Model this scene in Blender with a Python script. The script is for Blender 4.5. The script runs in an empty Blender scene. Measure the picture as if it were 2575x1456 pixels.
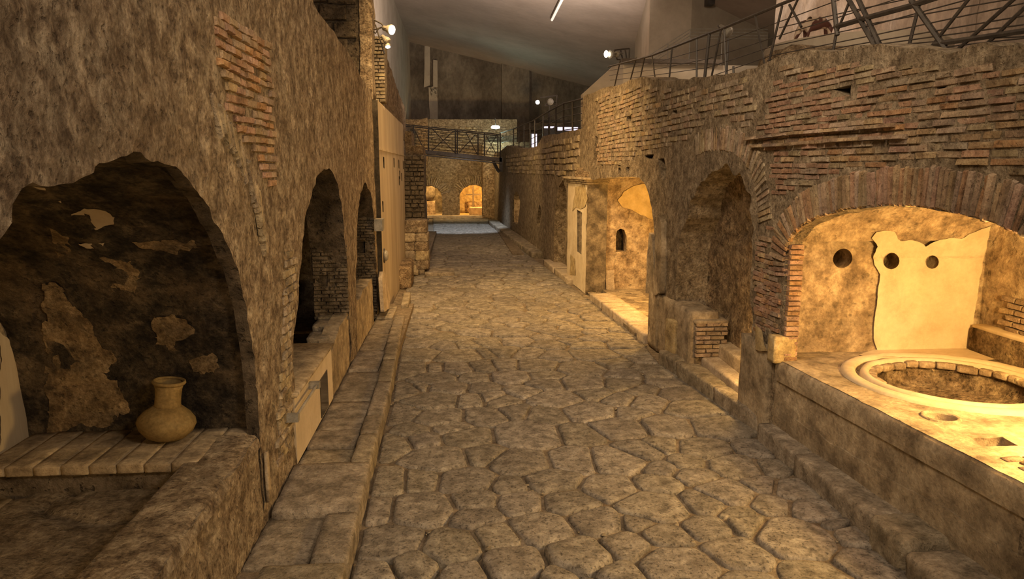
import bpy, math, random
import numpy as np
from mathutils import Vector, Matrix
from mathutils.geometry import delaunay_2d_cdt
random.seed(7)
C = bpy.context.scene.collection
SC = bpy.context.scene
# ------------------------------------------------------------------ camera
W, H, F = 2575.0, 1456.0, 1800.0
CAMZ = 3.0
PITCH = math.atan(303.0 / F)
YAW = math.atan(137.5 / F * math.cos(PITCH))
cd = bpy.data.cameras.new('camera'); cam = bpy.data.objects.new('camera', cd); C.objects.link(cam)
cam.location = (0, 0, CAMZ)
cam.rotation_euler = (math.pi / 2 - PITCH, 0, -YAW)
cd.sensor_width = 36.0; cd.lens = 36.0 * F / W; cd.clip_start = 0.05; cd.clip_end = 200
SC.camera = cam
# ------------------------------------------------------------------ world, lights, exposure
w = bpy.data.worlds.new('world'); SC.world = w; w.use_nodes = True
w.node_tree.nodes['Background'].inputs[0].default_value = (1.0, 0.78, 0.52, 1)
w.node_tree.nodes['Background'].inputs[1].default_value = 0.09
SC.view_settings.view_transform = 'Standard'; SC.view_settings.look = 'None'
SC.view_settings.gamma = 1.0; SC.view_settings.use_curve_mapping = False
SC.view_settings.exposure = 0.0

def lamp(name, loc, col, power, kind='POINT', radius=0.15, target=None, angle=70, blend=0.6):
    d = bpy.data.lights.new(name, kind); d.energy = power; d.color = col; d.shadow_soft_size = radius
    o = bpy.data.objects.new(name, d); C.objects.link(o); o.location = loc
    if target is not None:
        o.rotation_euler = (Vector(target) - Vector(loc)).to_track_quat('-Z', 'Y').to_euler()
    if kind == 'SPOT':
        d.spot_size = math.radians(angle); d.spot_blend = blend
    return o
WARM = (1.0, 0.72, 0.42); ORANGE = (1.0, 0.60, 0.22); COOL = (0.72, 0.86, 1.0); NEUT = (1.0, 0.86, 0.70)
# unseen floods for the general light; those on walls and block are added fill
FL = (1.0, 0.75, 0.50)
lamp('light_flood_right', (4.6, -2.0, 6.2), FL, 1250, 'SPOT', 0.7, (-1.6, 5.5, 2.2), 95, 0.9)
lamp('light_flood_left', (-1.0, -2.2, 6.6), FL, 1100, 'SPOT', 0.7, (2.8, 7.0, 2.0), 90, 0.9)
lamp('light_fill_right_wall', (-0.9, 5.0, 7.2), FL, 850, 'SPOT', 0.5, (3.3, 9.6, 3.2), 100, 0.9)  # added to brighten the upper right wall; no fixture stands here
lamp('light_flood_street', (0.6, 3.0, 8.4), FL, 450, 'SPOT', 0.8, (1.3, 9.5, 0), 95, 0.9)
lamp('light_flood_middle', (-0.9, 13.0, 7.4), (1.0, 0.63, 0.26), 2900, 'SPOT', 0.5, (2.2, 16.5, 0.6), 95, 0.9)
lamp('light_fill_far_right', (-1.2, 24.0, 4.6), (1.0, 0.66, 0.28), 420, 'SPOT', 0.3, (2.5, 28.5, 2.0), 100, 0.9)  # added in open air to lift the dim far right wall
lamp('light_fill_block', (5.2, 15.5, 7.2), (1.0, 0.80, 0.60), 420, 'SPOT', 0.3, (8.5, 25.0, 7.5), 90, 0.9)  # extra unseen lamp that brightens the rendered block
# lamps hidden in the shops, then unseen ones over street, ceiling and terrace
lamp('light_shop_right', (4.75, 4.35, 2.2), (1.0, 0.63, 0.21), 520, 'POINT', 0.2)
lamp('light_shop_left', (-2.75, 1.75, 1.5), (1.0, 0.60, 0.22), 60, 'POINT', 0.12)
lamp('light_door_room', (4.5, 14.0, 2.0), (1.0, 0.56, 0.15), 360, 'POINT', 0.12)
lamp('light_pilaster', (-1.1, 16.2, 4.3), (1.0, 0.66, 0.28), 560, 'SPOT', 0.1, (2.8, 18.3, 0.9), 62, 0.7)
lamp('light_niche', (3.5, 8.4, 0.9), (1.0, 0.58, 0.18), 34, 'POINT', 0.06)
lamp('light_far_cool', (0.6, 32.5, 7.2), (0.72, 0.84, 1.0), 2600, 'SPOT', 0.2, (0.1, 36.2, 0), 44, 0.5)
lamp('light_far_wall', (0.2, 38.6, 3.2), (1.0, 0.64, 0.26), 900, 'SPOT', 0.2, (0.1, 45.4, 3.0), 110, 0.8)
lamp('light_far_room_right', (2.4, 47.2, 2.5), (1.0, 0.56, 0.16), 1000, 'POINT', 0.2)
lamp('light_far_room_left', (-1.0, 47.2, 2.6), (1.0, 0.60, 0.2), 500, 'POINT', 0.2)
lamp('light_lit_window', (3.6, 29.6, 1.6), (1.0, 0.60, 0.20), 120, 'POINT', 0.1)
lamp('light_fill_ceiling', (3.4, 22.0, 5.6), (1.0, 0.83, 0.72), 5400, 'SPOT', 0.3, (0.5, 27, 11), 130, 1.0)  # added upward spot brightening the ceiling, without any fixture
lamp('light_left_upper', (0.2, 13.5, 7.6), (1.0, 0.72, 0.40), 420, 'SPOT', 0.2, (-1.8, 19, 4.3), 70, 0.9)
lamp('light_terrace', (6.0, 8.5, 6.2), (1.0, 0.74, 0.5), 60, 'POINT', 0.3)
lamp('light_fill_plastic', (9.0, 13.5, 7.6), (1.0, 0.74, 0.54), 240, 'POINT', 0.3)  # unseen lamp added to brighten the plastic sheets

# ------------------------------------------------------------------ pixel -> plane
_f = Vector((math.sin(YAW) * math.cos(PITCH), math.cos(YAW) * math.cos(PITCH), -math.sin(PITCH)))
_r = Vector((math.cos(YAW), -math.sin(YAW), 0)); _u = _r.cross(_f)
O = Vector((0, 0, CAMZ))
def ray(px, py):
    return _f + _r * ((px - W / 2) / F) - _u * ((py - H / 2) / F)
def plane(px, py, n, c):
    d = ray(px, py); n = Vector(n); t = (c - n.dot(O)) / n.dot(d)
    return O + d * t
def atY(px, py, Y): return plane(px, py, (0, 1, 0), Y)
def atZ(px, py, z=0.0): return plane(px, py, (0, 0, 1), z)
XL = -1.6
def L(px, py):
    p = plane(px, py, (1, 0, 0), XL); return (p.y, p.z)
def XR(Y):
    Y = np.asarray(Y, dtype=float)
    return np.where(Y < 7.6, 3.45 + (7.6 - Y) * 0.08, 3.45 - (Y - 7.6) * 0.034)
def R(px, py):
    p = plane(px, py, (1, 0.08, 0), 3.45 + 7.6 * 0.08)
    if 0 < p.y < 7.6: return (p.y, p.z)
    p = plane(px, py, (1, 0.034, 0), 3.45 + 7.6 * 0.034)
    return (p.y, p.z)

# ------------------------------------------------------------------ noise
def _h(i, j, k, s):
    n = (i * 374761393 + j * 668265263 + k * 2147483647 + s * 1274126177) & 0xFFFFFFFF
    n = ((n ^ (n >> 13)) * 1274126177) & 0xFFFFFFFF
    return ((n ^ (n >> 16)) & 0xFFFF) / 65535.0
def vnoise(P, s=0):
    P = np.asarray(P, dtype=float); I = np.floor(P).astype(np.int64); f = P - I; f = f * f * (3 - 2 * f)
    r = 0
    for a in (0, 1):
        for b in (0, 1):
            for c in (0, 1):
                wgt = (f[:, 0] if a else 1 - f[:, 0]) * (f[:, 1] if b else 1 - f[:, 1]) * (f[:, 2] if c else 1 - f[:, 2])
                r = r + wgt * _h(I[:, 0] + a, I[:, 1] + b, I[:, 2] + c, s)
    return r
def fbm(P, scale=1.0, octv=4, s=0):
    P = np.asarray(P, dtype=float) * scale; r = 0; a = 0.5; tot = 0
    for o in range(octv):
        r = r + a * vnoise(P + o * 17.3, s + o); tot += a; a *= 0.55; P = P * 2.03
    return r / tot * 2 - 1
def rough(P, scale, s=0):
    """lumpy wall relief: mix of broad waves, lumps and sharp pits, about -1..1"""
    b = fbm(P, scale, 5, s)
    pit = fbm(P, scale * 3.1, 3, s + 9)
    return b * 0.75 - np.clip(pit - 0.18, 0, 1) * 1.3 + 0.1

# ------------------------------------------------------------------ materials
def mat(name, cols, scale=3.0, bump=0.6, pit=0.5, stain=(0.1, 0.08, 0.06), stain_amt=0.4, roughness=0.92, spec=0.2,
        rand=0.0, zs=1.0, bdist=0.03, pitscale=3.0, stain_scale=0.22, metal=0.0, fine=7.0, grain=.25, blotch=0.16):
    m = bpy.data.materials.new(name); m.use_nodes = True; nt = m.node_tree; N = nt.nodes; K = nt.links
    bs = N['Principled BSDF']; bs.inputs['Roughness'].default_value = roughness
    bs.inputs['Specular IOR Level'].default_value = spec; bs.inputs['Metallic'].default_value = metal
    geo = N.new('ShaderNodeNewGeometry'); mp = N.new('ShaderNodeMapping'); mp.inputs['Scale'].default_value = (1, 1, zs)
    K.new(geo.outputs['Position'], mp.inputs['Vector']); pos = mp.outputs['Vector']
    def noise(sc, det, ro=0.6, dist=0.0):
        n = N.new('ShaderNodeTexNoise'); n.inputs['Scale'].default_value = sc; n.inputs['Detail'].default_value = det
        n.inputs['Roughness'].default_value = ro; n.inputs['Distortion'].default_value = dist
        K.new(pos, n.inputs['Vector']); return n.outputs['Fac']
    def ramp(fac, stops):
        r = N.new('ShaderNodeValToRGB'); e = r.color_ramp.elements
        while len(e) < len(stops): e.new(0.5)
        for el, (p, c) in zip(e, stops): el.position = p; el.color = (*c, 1) if len(c) == 3 else c
        K.new(fac, r.inputs[0]); return r.outputs[0]
    def mix(a, b, fac, mode='MIX'):
        x = N.new('ShaderNodeMix'); x.data_type = 'RGBA'; x.blend_type = mode
        if isinstance(fac, float): x.inputs[0].default_value = fac
        else: K.new(fac, x.inputs[0])
        for sock, v in ((x.inputs[6], a), (x.inputs[7], b)):
            if isinstance(v, tuple): sock.default_value = (*v, 1)
            else: K.new(v, sock)
        return x.outputs[2]
    def math_(op, a, b):
        x = N.new('ShaderNodeMath'); x.operation = op
        for sock, v in zip(x.inputs, (a, b)):
            if isinstance(v, (int, float)): sock.default_value = v
            else: K.new(v, sock)
        return x.outputs[0]
    n1 = noise(scale, 10, 0.68); n2 = noise(scale * stain_scale, 5, 0.6, 0.6); n3 = noise(scale * fine, 6, 0.65)
    k = len(cols)
    col = ramp(n1, [(0.36 + 0.27 * i / max(k - 1, 1), c) for i, c in enumerate(cols)])
    if stain_amt > 0:
        sf = ramp(n2, [(0.48, (0, 0, 0)), (0.68, (stain_amt,) * 3)])
        col = mix(col, stain, sf)
    pf = None
    if pit > 0:
        n4 = noise(scale * pitscale, 4, 0.55)
        pf = ramp(n4, [(0.33, (1, 1, 1)), (0.41, (0, 0, 0))])
        col = mix(col, tuple(c * 0.35 for c in cols[0]), math_('MULTIPLY', pf, pit))
    g = ramp(n3, [(0.3, (1 - grain * 1.12,) * 3), (0.7, (1 + grain * .88,) * 3)])
    col = mix(col, g, 1.0, 'MULTIPLY')
    if blotch > 0:
        bl = ramp(noise(scale * .55, 3, 0.5, 0.8), [(0.33, (1 - blotch,) * 3), (0.66, (1 + blotch,) * 3)]); col = mix(col, bl, 1.0, 'MULTIPLY')
    if rand > 0:
        oi = N.new('ShaderNodeObjectInfo'); hs = N.new('ShaderNodeHueSaturation')
        K.new(math_('ADD', math_('MULTIPLY', oi.outputs['Random'], rand * 2), 1 - rand), hs.inputs['Value'])
        rr = math_('FRACT', math_('MULTIPLY', oi.outputs['Random'], 7.31), 0)
        K.new(math_('ADD', math_('MULTIPLY', rr, 0.03 * rand * 3), 0.5 - 0.015 * rand * 3), hs.inputs['Hue'])
        K.new(math_('ADD', math_('MULTIPLY', rr, rand * 1.6), 1 - rand * 0.8), hs.inputs['Saturation'])
        K.new(col, hs.inputs['Color']); col = hs.outputs['Color']
    K.new(col, bs.inputs['Base Color'])
    if bump > 0:
        h = math_('ADD', math_('MULTIPLY', n1, 0.7), math_('MULTIPLY', n3, 0.35))
        if pf is not None: h = math_('SUBTRACT', h, math_('MULTIPLY', pf, 0.45 * pit))
        b = N.new('ShaderNodeBump'); b.inputs['Strength'].default_value = bump; b.inputs['Distance'].default_value = bdist
        K.new(h, b.inputs['Height']); K.new(b.outputs[0], bs.inputs['Normal'])
    return m
def emit(name, col, strength):
    m = bpy.data.materials.new(name); m.use_nodes = True; bs = m.node_tree.nodes['Principled BSDF']
    bs.inputs['Base Color'].default_value = (*col, 1); bs.inputs['Emission Color'].default_value = (*col, 1)
    bs.inputs['Emission Strength'].default_value = strength; return m
M = {}
M['tuff'] = mat('tuff_plaster', [(.15, .105, .068), (.315, .242, .165), (.50, .41, .295)], 8, 1.0, 0.45, (.20, .14, .085), 0.45, zs=0.9, bdist=0.075, fine=4, pitscale=3.4, blotch=.2, stain_scale=.2)
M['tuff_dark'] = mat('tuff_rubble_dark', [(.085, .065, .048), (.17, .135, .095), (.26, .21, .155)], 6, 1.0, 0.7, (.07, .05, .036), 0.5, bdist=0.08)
M['rock'] = mat('rubble_ochre', [(.13, .088, .05), (.29, .205, .125), (.46, .35, .22)], 8, 1.0, 0.5, (.17, .115, .062), 0.5, bdist=0.09, fine=4, pitscale=3.4, blotch=.25)
M['mortar'] = mat('wall_mortar', [(.17, .125, .08), (.31, .243, .163), (.45, .368, .26)], 8, 1.0, 0.4, (.20, .15, .095), 0.45, bdist=0.07, fine=4, pitscale=3.4, blotch=.22)
M['brick'] = mat('roman_brick', [(.22, .15, .10), (.345, .245, .16), (.43, .33, .225)], 9, 0.9, 0.4, (.29, .235, .165), 0.6, rand=0.2, bdist=0.03)
M['brick_red'] = mat('roman_brick_red', [(.23, .135, .085), (.36, .215, .135), (.43, .29, .19)], 9, 0.9, 0.4, (.29, .22, .15), 0.5, rand=0.2, bdist=0.03)
M['tufello'] = mat('tuff_block_small', [(.19, .14, .095), (.33, .265, .18), (.45, .375, .265)], 8, 0.9, 0.5, (.22, .165, .1), 0.5, rand=0.18, bdist=0.035)
M['basalt'] = mat('basalt_paving', [(.14, .12, .098), (.235, .205, .168), (.335, .298, .245)], 9, 0.9, 0.4, (.165, .135, .10), 0.4, roughness=0.85, rand=0.15, bdist=0.022, fine=5, pitscale=4, blotch=.15, stain_scale=.18)
M['dirt'] = mat('joint_earth', [(.13, .098, .068), (.205, .16, .11), (.30, .24, .17)], 9, 0.8, 0.2, (.15, .105, .065), 0.45, bdist=0.02)
M['kerb'] = mat('kerb_stone', [(.17, .14, .10), (.295, .245, .18), (.41, .35, .265)], 6, 1.0, 0.25, (.15, .12, .085), 0.4, rand=0.12, bdist=0.04, fine=5, pitscale=6)
M['travertine'] = mat('pale_travertine', [(.36, .285, .20), (.46, .375, .27), (.54, .45, .34)], 5, 0.5, 0.3, (.3, .22, .14), 0.4, rand=0.08, bdist=0.015)
M['soot'] = mat('soot_and_recess_shade', [(.02, .016, .012), (.046, .036, .026), (.105, .08, .052)], 7.0, 1.0, 0.4, (.24, .165, .09), 0.4, bdist=0.06, stain_scale=0.3, blotch=.35, fine=4)  # vault soot; also a dark stand-in for shade in small recesses
M['ochre'] = mat('ochre_flaked_earth', [(.12, .08, .042), (.215, .15, .08), (.31, .23, .135)], 8, 0.9, 0.5, (.06, .045, .03), 0.75, bdist=0.04, fine=4, stain_scale=.7, blotch=.3)
M['plaster_ochre'] = mat('ochre_plaster', [(.48, .35, .16), (.57, .43, .21), (.63, .49, .27)], 3.5, 0.4, 0.0, (.36, .26, .13), 0.5, bdist=.015, grain=.08, blotch=.1)
M['soot_shade'] = mat('soot_shade_reveal', [(.05, .038, .027), (.095, .073, .052), (.16, .125, .09)], 5, 1.0, 0.6, (.04, .03, .02), 0.5, bdist=0.07)  # dark reveals: soot at the shop arch, shade painted in at the others
M['plaster'] = mat('cream_plaster', [(.50, .405, .275), (.60, .50, .35), (.66, .56, .41)], 3.0, 0.35, 0.0, (.46, .34, .2), 0.4, bdist=0.015, grain=.06, blotch=.05)
M['plaster_rough'] = mat('spotted_old_plaster', [(.21, .15, .095), (.40, .30, .195), (.54, .43, .295)], 6, 0.9, 0.4, (.20, .145, .10), 0.6, bdist=0.045, fine=5, pitscale=1.6, stain_scale=.6, blotch=.2)
M['plaster_dim'] = mat('weathered_plaster', [(.20, .152, .10), (.36, .285, .19), (.48, .39, .27)], 4, 0.8, 0.15, (.13, .10, .07), 0.6, bdist=0.035, fine=6, pitscale=7, stain_scale=.4, blotch=.22)
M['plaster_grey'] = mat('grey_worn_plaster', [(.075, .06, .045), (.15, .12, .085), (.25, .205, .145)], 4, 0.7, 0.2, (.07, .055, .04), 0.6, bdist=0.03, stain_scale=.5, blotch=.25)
M['plaster_yellow'] = mat('yellowed_plaster', [(.27, .195, .10), (.43, .325, .165), (.52, .42, .25)], 6, 0.5, 0.2, (.20, .15, .09), 0.6, bdist=0.02, stain_scale=.5)
M['concrete'] = mat('board_marked_concrete', [(.34, .275, .195), (.43, .35, .25), (.49, .41, .30)], 2.2, 0.3, 0.0, (.27, .21, .14), 0.5, zs=0.12, bdist=0.015, grain=.05, blotch=.04)
M['concrete_dark'] = mat('stained_dark_concrete', [(.095, .075, .055), (.145, .115, .085), (.20, .165, .125)], 0.8, 0.3, 0.15, (.24, .205, .16), 0.45, zs=0.6, bdist=0.03)
M['concrete_pale'] = mat('pale_rendered_concrete', [(.40, .335, .26), (.45, .385, .30), (.50, .43, .34)], 0.9, 0.12, 0.0, (.35, .29, .22), 0.35, bdist=0.02, grain=.05, blotch=.04)
M['ceiling'] = mat('rendered_ceiling', [(.43, .355, .295), (.48, .40, .335), (.53, .445, .375)], 0.5, 0.05, 0.0, (.38, .325, .26), 0.4, bdist=0.02, grain=.05, blotch=.04)
M['steel'] = mat('dark_steel', [(.03, .024, .02), (.045, .036, .03), (.06, .05, .04)], 8, 0.1, 0.0, stain_amt=0.0, roughness=0.5, spec=0.5)
M['steel_brown'] = mat('brown_painted_steel', [(.07, .052, .038), (.09, .068, .05), (.11, .085, .062)], 5, 0.1, 0.0, stain_amt=0.0, roughness=0.55, spec=0.4)
M['lamp_grey'] = mat('lamp_housing_grey', [(.22, .2, .17), (.27, .25, .21), (.32, .29, .25)], 9, 0.05, 0.0, stain_amt=0.0, roughness=0.4, spec=0.5)
M['clay'] = mat('fired_clay', [(.17, .115, .045), (.22, .15, .06), (.26, .185, .08)], 6, 0.3, 0.15, (.12, .085, .04), 0.5, roughness=0.75, bdist=0.01)
M['white_board'] = mat('whitewashed_board', [(.50, .42, .31), (.56, .475, .36), (.60, .51, .39)], 4, 0.15, 0.0, (.40, .32, .22), 0.4, bdist=0.01, grain=.05, blotch=.04)
M['glass_dark'] = mat('dark_glass', [(.03, .025, .02), (.035, .03, .025), (.04, .033, .027)], 2, 0.0, 0.0, stain_amt=0.0, roughness=0.12, spec=0.6)
M['plastic'] = mat('dusty_plastic_sheet', [(.38, .30, .235), (.44, .35, .275), (.50, .41, .33)], 1.5, 0.5, 0.0, (.34, .27, .2), 0.3, roughness=0.35, spec=0.5, bdist=0.05, zs=0.4)
M['hole_shade'] = mat('painted_shade_rock', [(.02, .016, .012), (.035, .028, .02), (.05, .04, .03)], 5, 0.6, 0.0, stain_amt=0.0)  # near-black colour stands in for shade in sockets and panel holes
M['lens'] = emit('lamp_lens_lit', (1.0, 0.9, 0.72), 14.0)
M['lens_far'] = emit('far_lamp_lens_lit', (1.0, 0.93, 0.82), 60.0)
M['tube_cool'] = emit('cool_lamp_lit', (0.75, 1.0, 0.85), 30.0)
M['tube_white'] = emit('ceiling_tube_lit', (1.0, 0.88, 0.76), 0.75)
M['case_light'] = emit('lit_case_front', (0.85, 0.78, 1.0), 1.1)

# ------------------------------------------------------------------ object helpers
def link(o, parent=None):
    C.objects.link(o)
    if parent is not None: o.parent = parent
    return o
def meshobj(name, V, Fc, m, parent=None, smooth=True):
    me = bpy.data.meshes.new(name); me.from_pydata([tuple(map(float, v)) for v in V], [], [tuple(map(int, f)) for f in Fc])
    if m is not None: me.materials.append(m)
    if smooth: me.polygons.foreach_set('use_smooth', [True] * len(me.polygons))
    me.update()
    return link(bpy.data.objects.new(name, me), parent)
def empty(name, loc=(0, 0, 0), rz=0):
    o = bpy.data.objects.new(name, None); C.objects.link(o); o.location = loc; o.rotation_euler = (0, 0, rz)
    o.empty_display_size = 0.1; return o
def tag(o, label, cat, group=None):
    o['label'] = label; o['category'] = cat
    if group: o['group'] = group
    return o
def struct(o, label=None):
    o['kind'] = 'structure'
    if label: o['label'] = label
    return o
class MB:
    def __init__(s): s.V = []; s.F = []
    def add(s, V, Fc):
        b = len(s.V); s.V += [tuple(v) for v in V]; s.F += [tuple(i + b for i in f) for f in Fc]; return s
    def box(s, a, b):
        (x0, y0, z0), (x1, y1, z1) = a, b
        return s.add([(x0, y0, z0), (x1, y0, z0), (x1, y1, z0), (x0, y1, z0), (x0, y0, z1), (x1, y0, z1), (x1, y1, z1), (x0, y1, z1)],
                     [(0, 3, 2, 1), (4, 5, 6, 7), (0, 1, 5, 4), (1, 2, 6, 5), (2, 3, 7, 6), (3, 0, 4, 7)])
    def tube(s, pts, r, n=6):
        pts = [Vector(p) for p in pts]; V = []; Fc = []
        for i, p in enumerate(pts):
            d = (pts[min(i + 1, len(pts) - 1)] - pts[max(i - 1, 0)]).normalized()
            a = d.cross(Vector((0, 0, 1)) if abs(d.z) < 0.9 else Vector((1, 0, 0))).normalized(); b = d.cross(a)
            for k in range(n):
                t = 2 * math.pi * k / n; V.append(p + a * (r * math.cos(t)) + b * (r * math.sin(t)))
        for i in range(len(pts) - 1):
            for k in range(n):
                Fc.append((i * n + k, i * n + (k + 1) % n, (i + 1) * n + (k + 1) % n, (i + 1) * n + k))
        Fc.append(tuple(range(n))); Fc.append(tuple(reversed(range((len(pts) - 1) * n, len(pts) * n))))
        return s.add(V, Fc)
    def lathe(s, prof, n=24, mtx=None, caps=True):
        V = []; Fc = []
        for (r, z) in prof:
            for k in range(n):
                t = 2 * math.pi * k / n; v = Vector((r * math.cos(t), r * math.sin(t), z)); V.append(mtx @ v if mtx else v)
        for i in range(len(prof) - 1):
            for k in range(n):
                Fc.append((i * n + k, i * n + (k + 1) % n, (i + 1) * n + (k + 1) % n, (i + 1) * n + k))
        if caps: Fc.append(tuple(reversed(range(n)))); Fc.append(tuple(range((len(prof) - 1) * n, len(prof) * n)))
        return s.add(V, Fc)
    def build(s, name, m, parent=None, smooth=False): return meshobj(name, s.V, s.F, m, parent, smooth)

def densify(poly, step, amp=0.0, seed=0, keep=None):
    """closed 2D outline -> evenly divided outline with ragged edge"""
    out = []; n = len(poly)
    for i in range(n):
        a = np.array(poly[i], float); b = np.array(poly[(i + 1) % n], float); d = b - a; ln = float(np.hypot(*d))
        st = step * max(1.0, min(abs(a[0]) / 4.0, 5)) if keep == 'far' else step
        k = max(1, int(round(ln / st))); nr = np.array([d[1], -d[0]]) / max(ln, 1e-9)
        for j in range(k):
            p = a + d * (j / k)
            if amp: p = p + nr * amp * float(fbm([[p[0], p[1], seed]], 4.0, 4, seed)[0]) * 1.6
            out.append((float(p[0]), float(p[1])))
    return out
def inpoly(P, poly):
    P = np.asarray(P); x = P[:, 0]; y = P[:, 1]; r = np.zeros(len(P), bool); n = len(poly); Q = np.asarray(poly)
    j = n - 1
    for i in range(n):
        xi, yi = Q[i]; xj, yj = Q[j]
        if yi != yj:
            r ^= ((yi > y) != (yj > y)) & (x < (xj - xi) * (y - yi) / (yj - yi) + xi)
        j = i
    return r
def grid_pts(outline, res, log=None):
    Q = np.asarray(outline); (u0, v0), (u1, v1) = Q.min(0), Q.max(0); P = []
    rng = np.random.RandomState(3)
    if log:
        u = max(u0, 0.4)
        while u < u1:
            st = max(log * u, 0.02); n = max(1, int((v1 - v0) / st))
            vv = v0 + (np.arange(n) + 0.5 + rng.uniform(-.25, .25, n)) * (v1 - v0) / n
            P.append(np.stack([u + rng.uniform(-.25, .25, n) * st, vv], 1)); u += st
    else:
        nu = max(1, int((u1 - u0) / res)); nv = max(1, int((v1 - v0) / res))
        uu, vv = np.meshgrid((np.arange(nu) + .5) * (u1 - u0) / nu + u0, (np.arange(nv) + .5) * (v1 - v0) / nv + v0)
        P.append(np.stack([uu.ravel(), vv.ravel()], 1) + rng.uniform(-.25, .25, (nu * nv, 2)) * res)
    return np.concatenate(P)
def panel(name, outline, holes, to3, m, parent=None, res=0.06, log=None, amp=0.03, nscale=2.5, seed=0, depth=0.0, hole_depth=0.3, caps=True, cap_mat=None, base_w=0.0, strip_mat=None, fine=0.0):
    """rough wall face in a plane with real openings: to3(u, v, w) arrays -> Nx3, w out of the wall"""
    P = grid_pts(outline, res, log)
    ok = inpoly(P, outline)
    for h in holes: ok &= ~inpoly(P, h)
    P = P[ok]
    pts = [Vector(p) for p in outline]; edges = [(i, (i + 1) % len(outline)) for i in range(len(outline))]
    for h in holes:
        b = len(pts); pts += [Vector(p) for p in h]; edges += [(b + i, b + (i + 1) % len(h)) for i in range(len(h))]
    pts += [Vector(p) for p in P.tolist()]
    vs, es, fs, *_ = delaunay_2d_cdt(pts, edges, [], 0, 1e-5)
    V2 = np.array([(v.x, v.y) for v in vs]); T = np.array([f for f in fs if len(f) == 3])
    c = V2[T].mean(1); ok = inpoly(c, outline)
    for h in holes: ok &= ~inpoly(c, h)
    T = T[ok]
    def disp(U): 
        p0 = to3(U[:, 0], U[:, 1], np.zeros(len(U)))
        return base_w + amp * rough(p0, nscale, seed) + (fine * rough(p0, nscale * 4.3, seed + 2) if fine else 0)
    V = to3(V2[:, 0], V2[:, 1], disp(V2)); a = V[T]
    nrm = np.cross(a[:, 1] - a[:, 0], a[:, 2] - a[:, 0]).mean(0)
    ref = to3(np.array([V2[0, 0]]), np.array([V2[0, 1]]), np.array([1.0]))[0] - to3(np.array([V2[0, 0]]), np.array([V2[0, 1]]), np.array([0.0]))[0]
    if nrm.dot(ref) < 0: T = T[:, ::-1]
    Vl = V.tolist(); Fl = T.tolist(); nface = len(Fl)
    def strip(loop, dep, n):
        Lp = np.array(loop); w0 = disp(Lp); b = len(Vl); k = len(loop)
        cen = Lp.mean(0)
        for j in range(n + 1):
            t = j / n; ww = w0 * (1 - t) + (base_w - dep) * t; U = Lp
            if 0 < j:
                p = to3(Lp[:, 0], Lp[:, 1], ww); jit = fbm(p, 5, 3, seed + 5) * amp * 0.9
                dirv = Lp - cen; dirv = dirv / (np.linalg.norm(dirv, axis=1)[:, None] + 1e-9); U = Lp + dirv * jit[:, None]
            Vl.extend(to3(U[:, 0], U[:, 1], ww).tolist())
        for j in range(n):
            for i in range(k):
                i2 = (i + 1) % k; Fl.append((b + j * k + i, b + j * k + i2, b + (j + 1) * k + i2, b + (j + 1) * k + i))
    hd = hole_depth if isinstance(hole_depth, (list, tuple)) else [hole_depth] * len(holes)
    for h, d in zip(holes, hd):
        if d > 0: strip(h, d, max(2, int(d / max(res, .06))))
    if depth > 0: strip(outline, depth, 2)
    o = meshobj(name, Vl, Fl, m, parent)
    if strip_mat is not None:
        o.data.materials.append(strip_mat); o.data.polygons.foreach_set('material_index', [0] * nface + [1] * (len(Fl) - nface))
    cp = caps if isinstance(caps, (list, tuple)) else [caps] * len(holes)
    for h, d, q in zip(holes, hd, cp):
        if q and d > 0:
            Q = np.array(h); cc = Q.mean(0); Q = cc + (Q - cc) * 1.03 + 0
            panel('recess_back', [tuple(x) for x in Q], [], to3, cap_mat or m, o, res=res, log=log, amp=amp * 1.2, nscale=nscale, seed=seed + 3, base_w=base_w - d)
    return o
def sheet(name, G, m, parent=None, amp=0.02, nscale=3.0, seed=0, mask=None, flip=False):
    G = np.asarray(G, float); nu, nv, _ = G.shape
    du = np.gradient(G, axis=0); dv = np.gradient(G, axis=1); nr = np.cross(du, dv); nr /= (np.linalg.norm(nr, axis=2)[:, :, None] + 1e-9)
    P = G.reshape(-1, 3); D = (amp * rough(P, nscale, seed)).reshape(nu, nv, 1)
    V = (G + nr * D * (-1 if flip else 1)).reshape(-1, 3)
    i, j = np.meshgrid(np.arange(nu - 1), np.arange(nv - 1), indexing='ij'); a = (i * nv + j).ravel()
    Q = np.stack([a, a + nv, a + nv + 1, a + 1], 1)
    if flip: Q = Q[:, ::-1]
    if mask is not None:
        c = G.reshape(-1, 3)[Q].mean(1); Q = Q[mask(c)]
    return meshobj(name, V.tolist(), Q.tolist(), m, parent)
def quadgrid(p00, p10, p11, p01, nu, nv):
    s = np.linspace(0, 1, nu)[:, None, None]; t = np.linspace(0, 1, nv)[None, :, None]
    a, b, c, d = (np.array(x, float) for x in (p00, p10, p11, p01))
    return a * (1 - s) * (1 - t) + b * s * (1 - t) + c * s * t + d * (1 - s) * t
_rb = {}
def rbox_raw(n):
    if n in _rb: return _rb[n]
    idx = {}; V = []; Fc = []
    def vid(p):
        k = tuple(round(x * 2 * n) for x in p)
        if k not in idx: idx[k] = len(V); V.append(p)
        return idx[k]
    for ax in range(3):
        for sg in (-1, 1):
            u, v = (ax + 1) % 3, (ax + 2) % 3
            for i in range(n):
                for j in range(n):
                    q = []
                    for (a, b) in ((i, j), (i + 1, j), (i + 1, j + 1), (i, j + 1)):
                        p = [0, 0, 0]; p[ax] = sg; p[u] = -1 + 2 * a / n; p[v] = -1 + 2 * b / n; q.append(vid(tuple(p)))
                    Fc.append(tuple(q) if sg > 0 else tuple(reversed(q)))
    _rb[n] = (np.array(V, float), Fc); return _rb[n]
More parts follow.
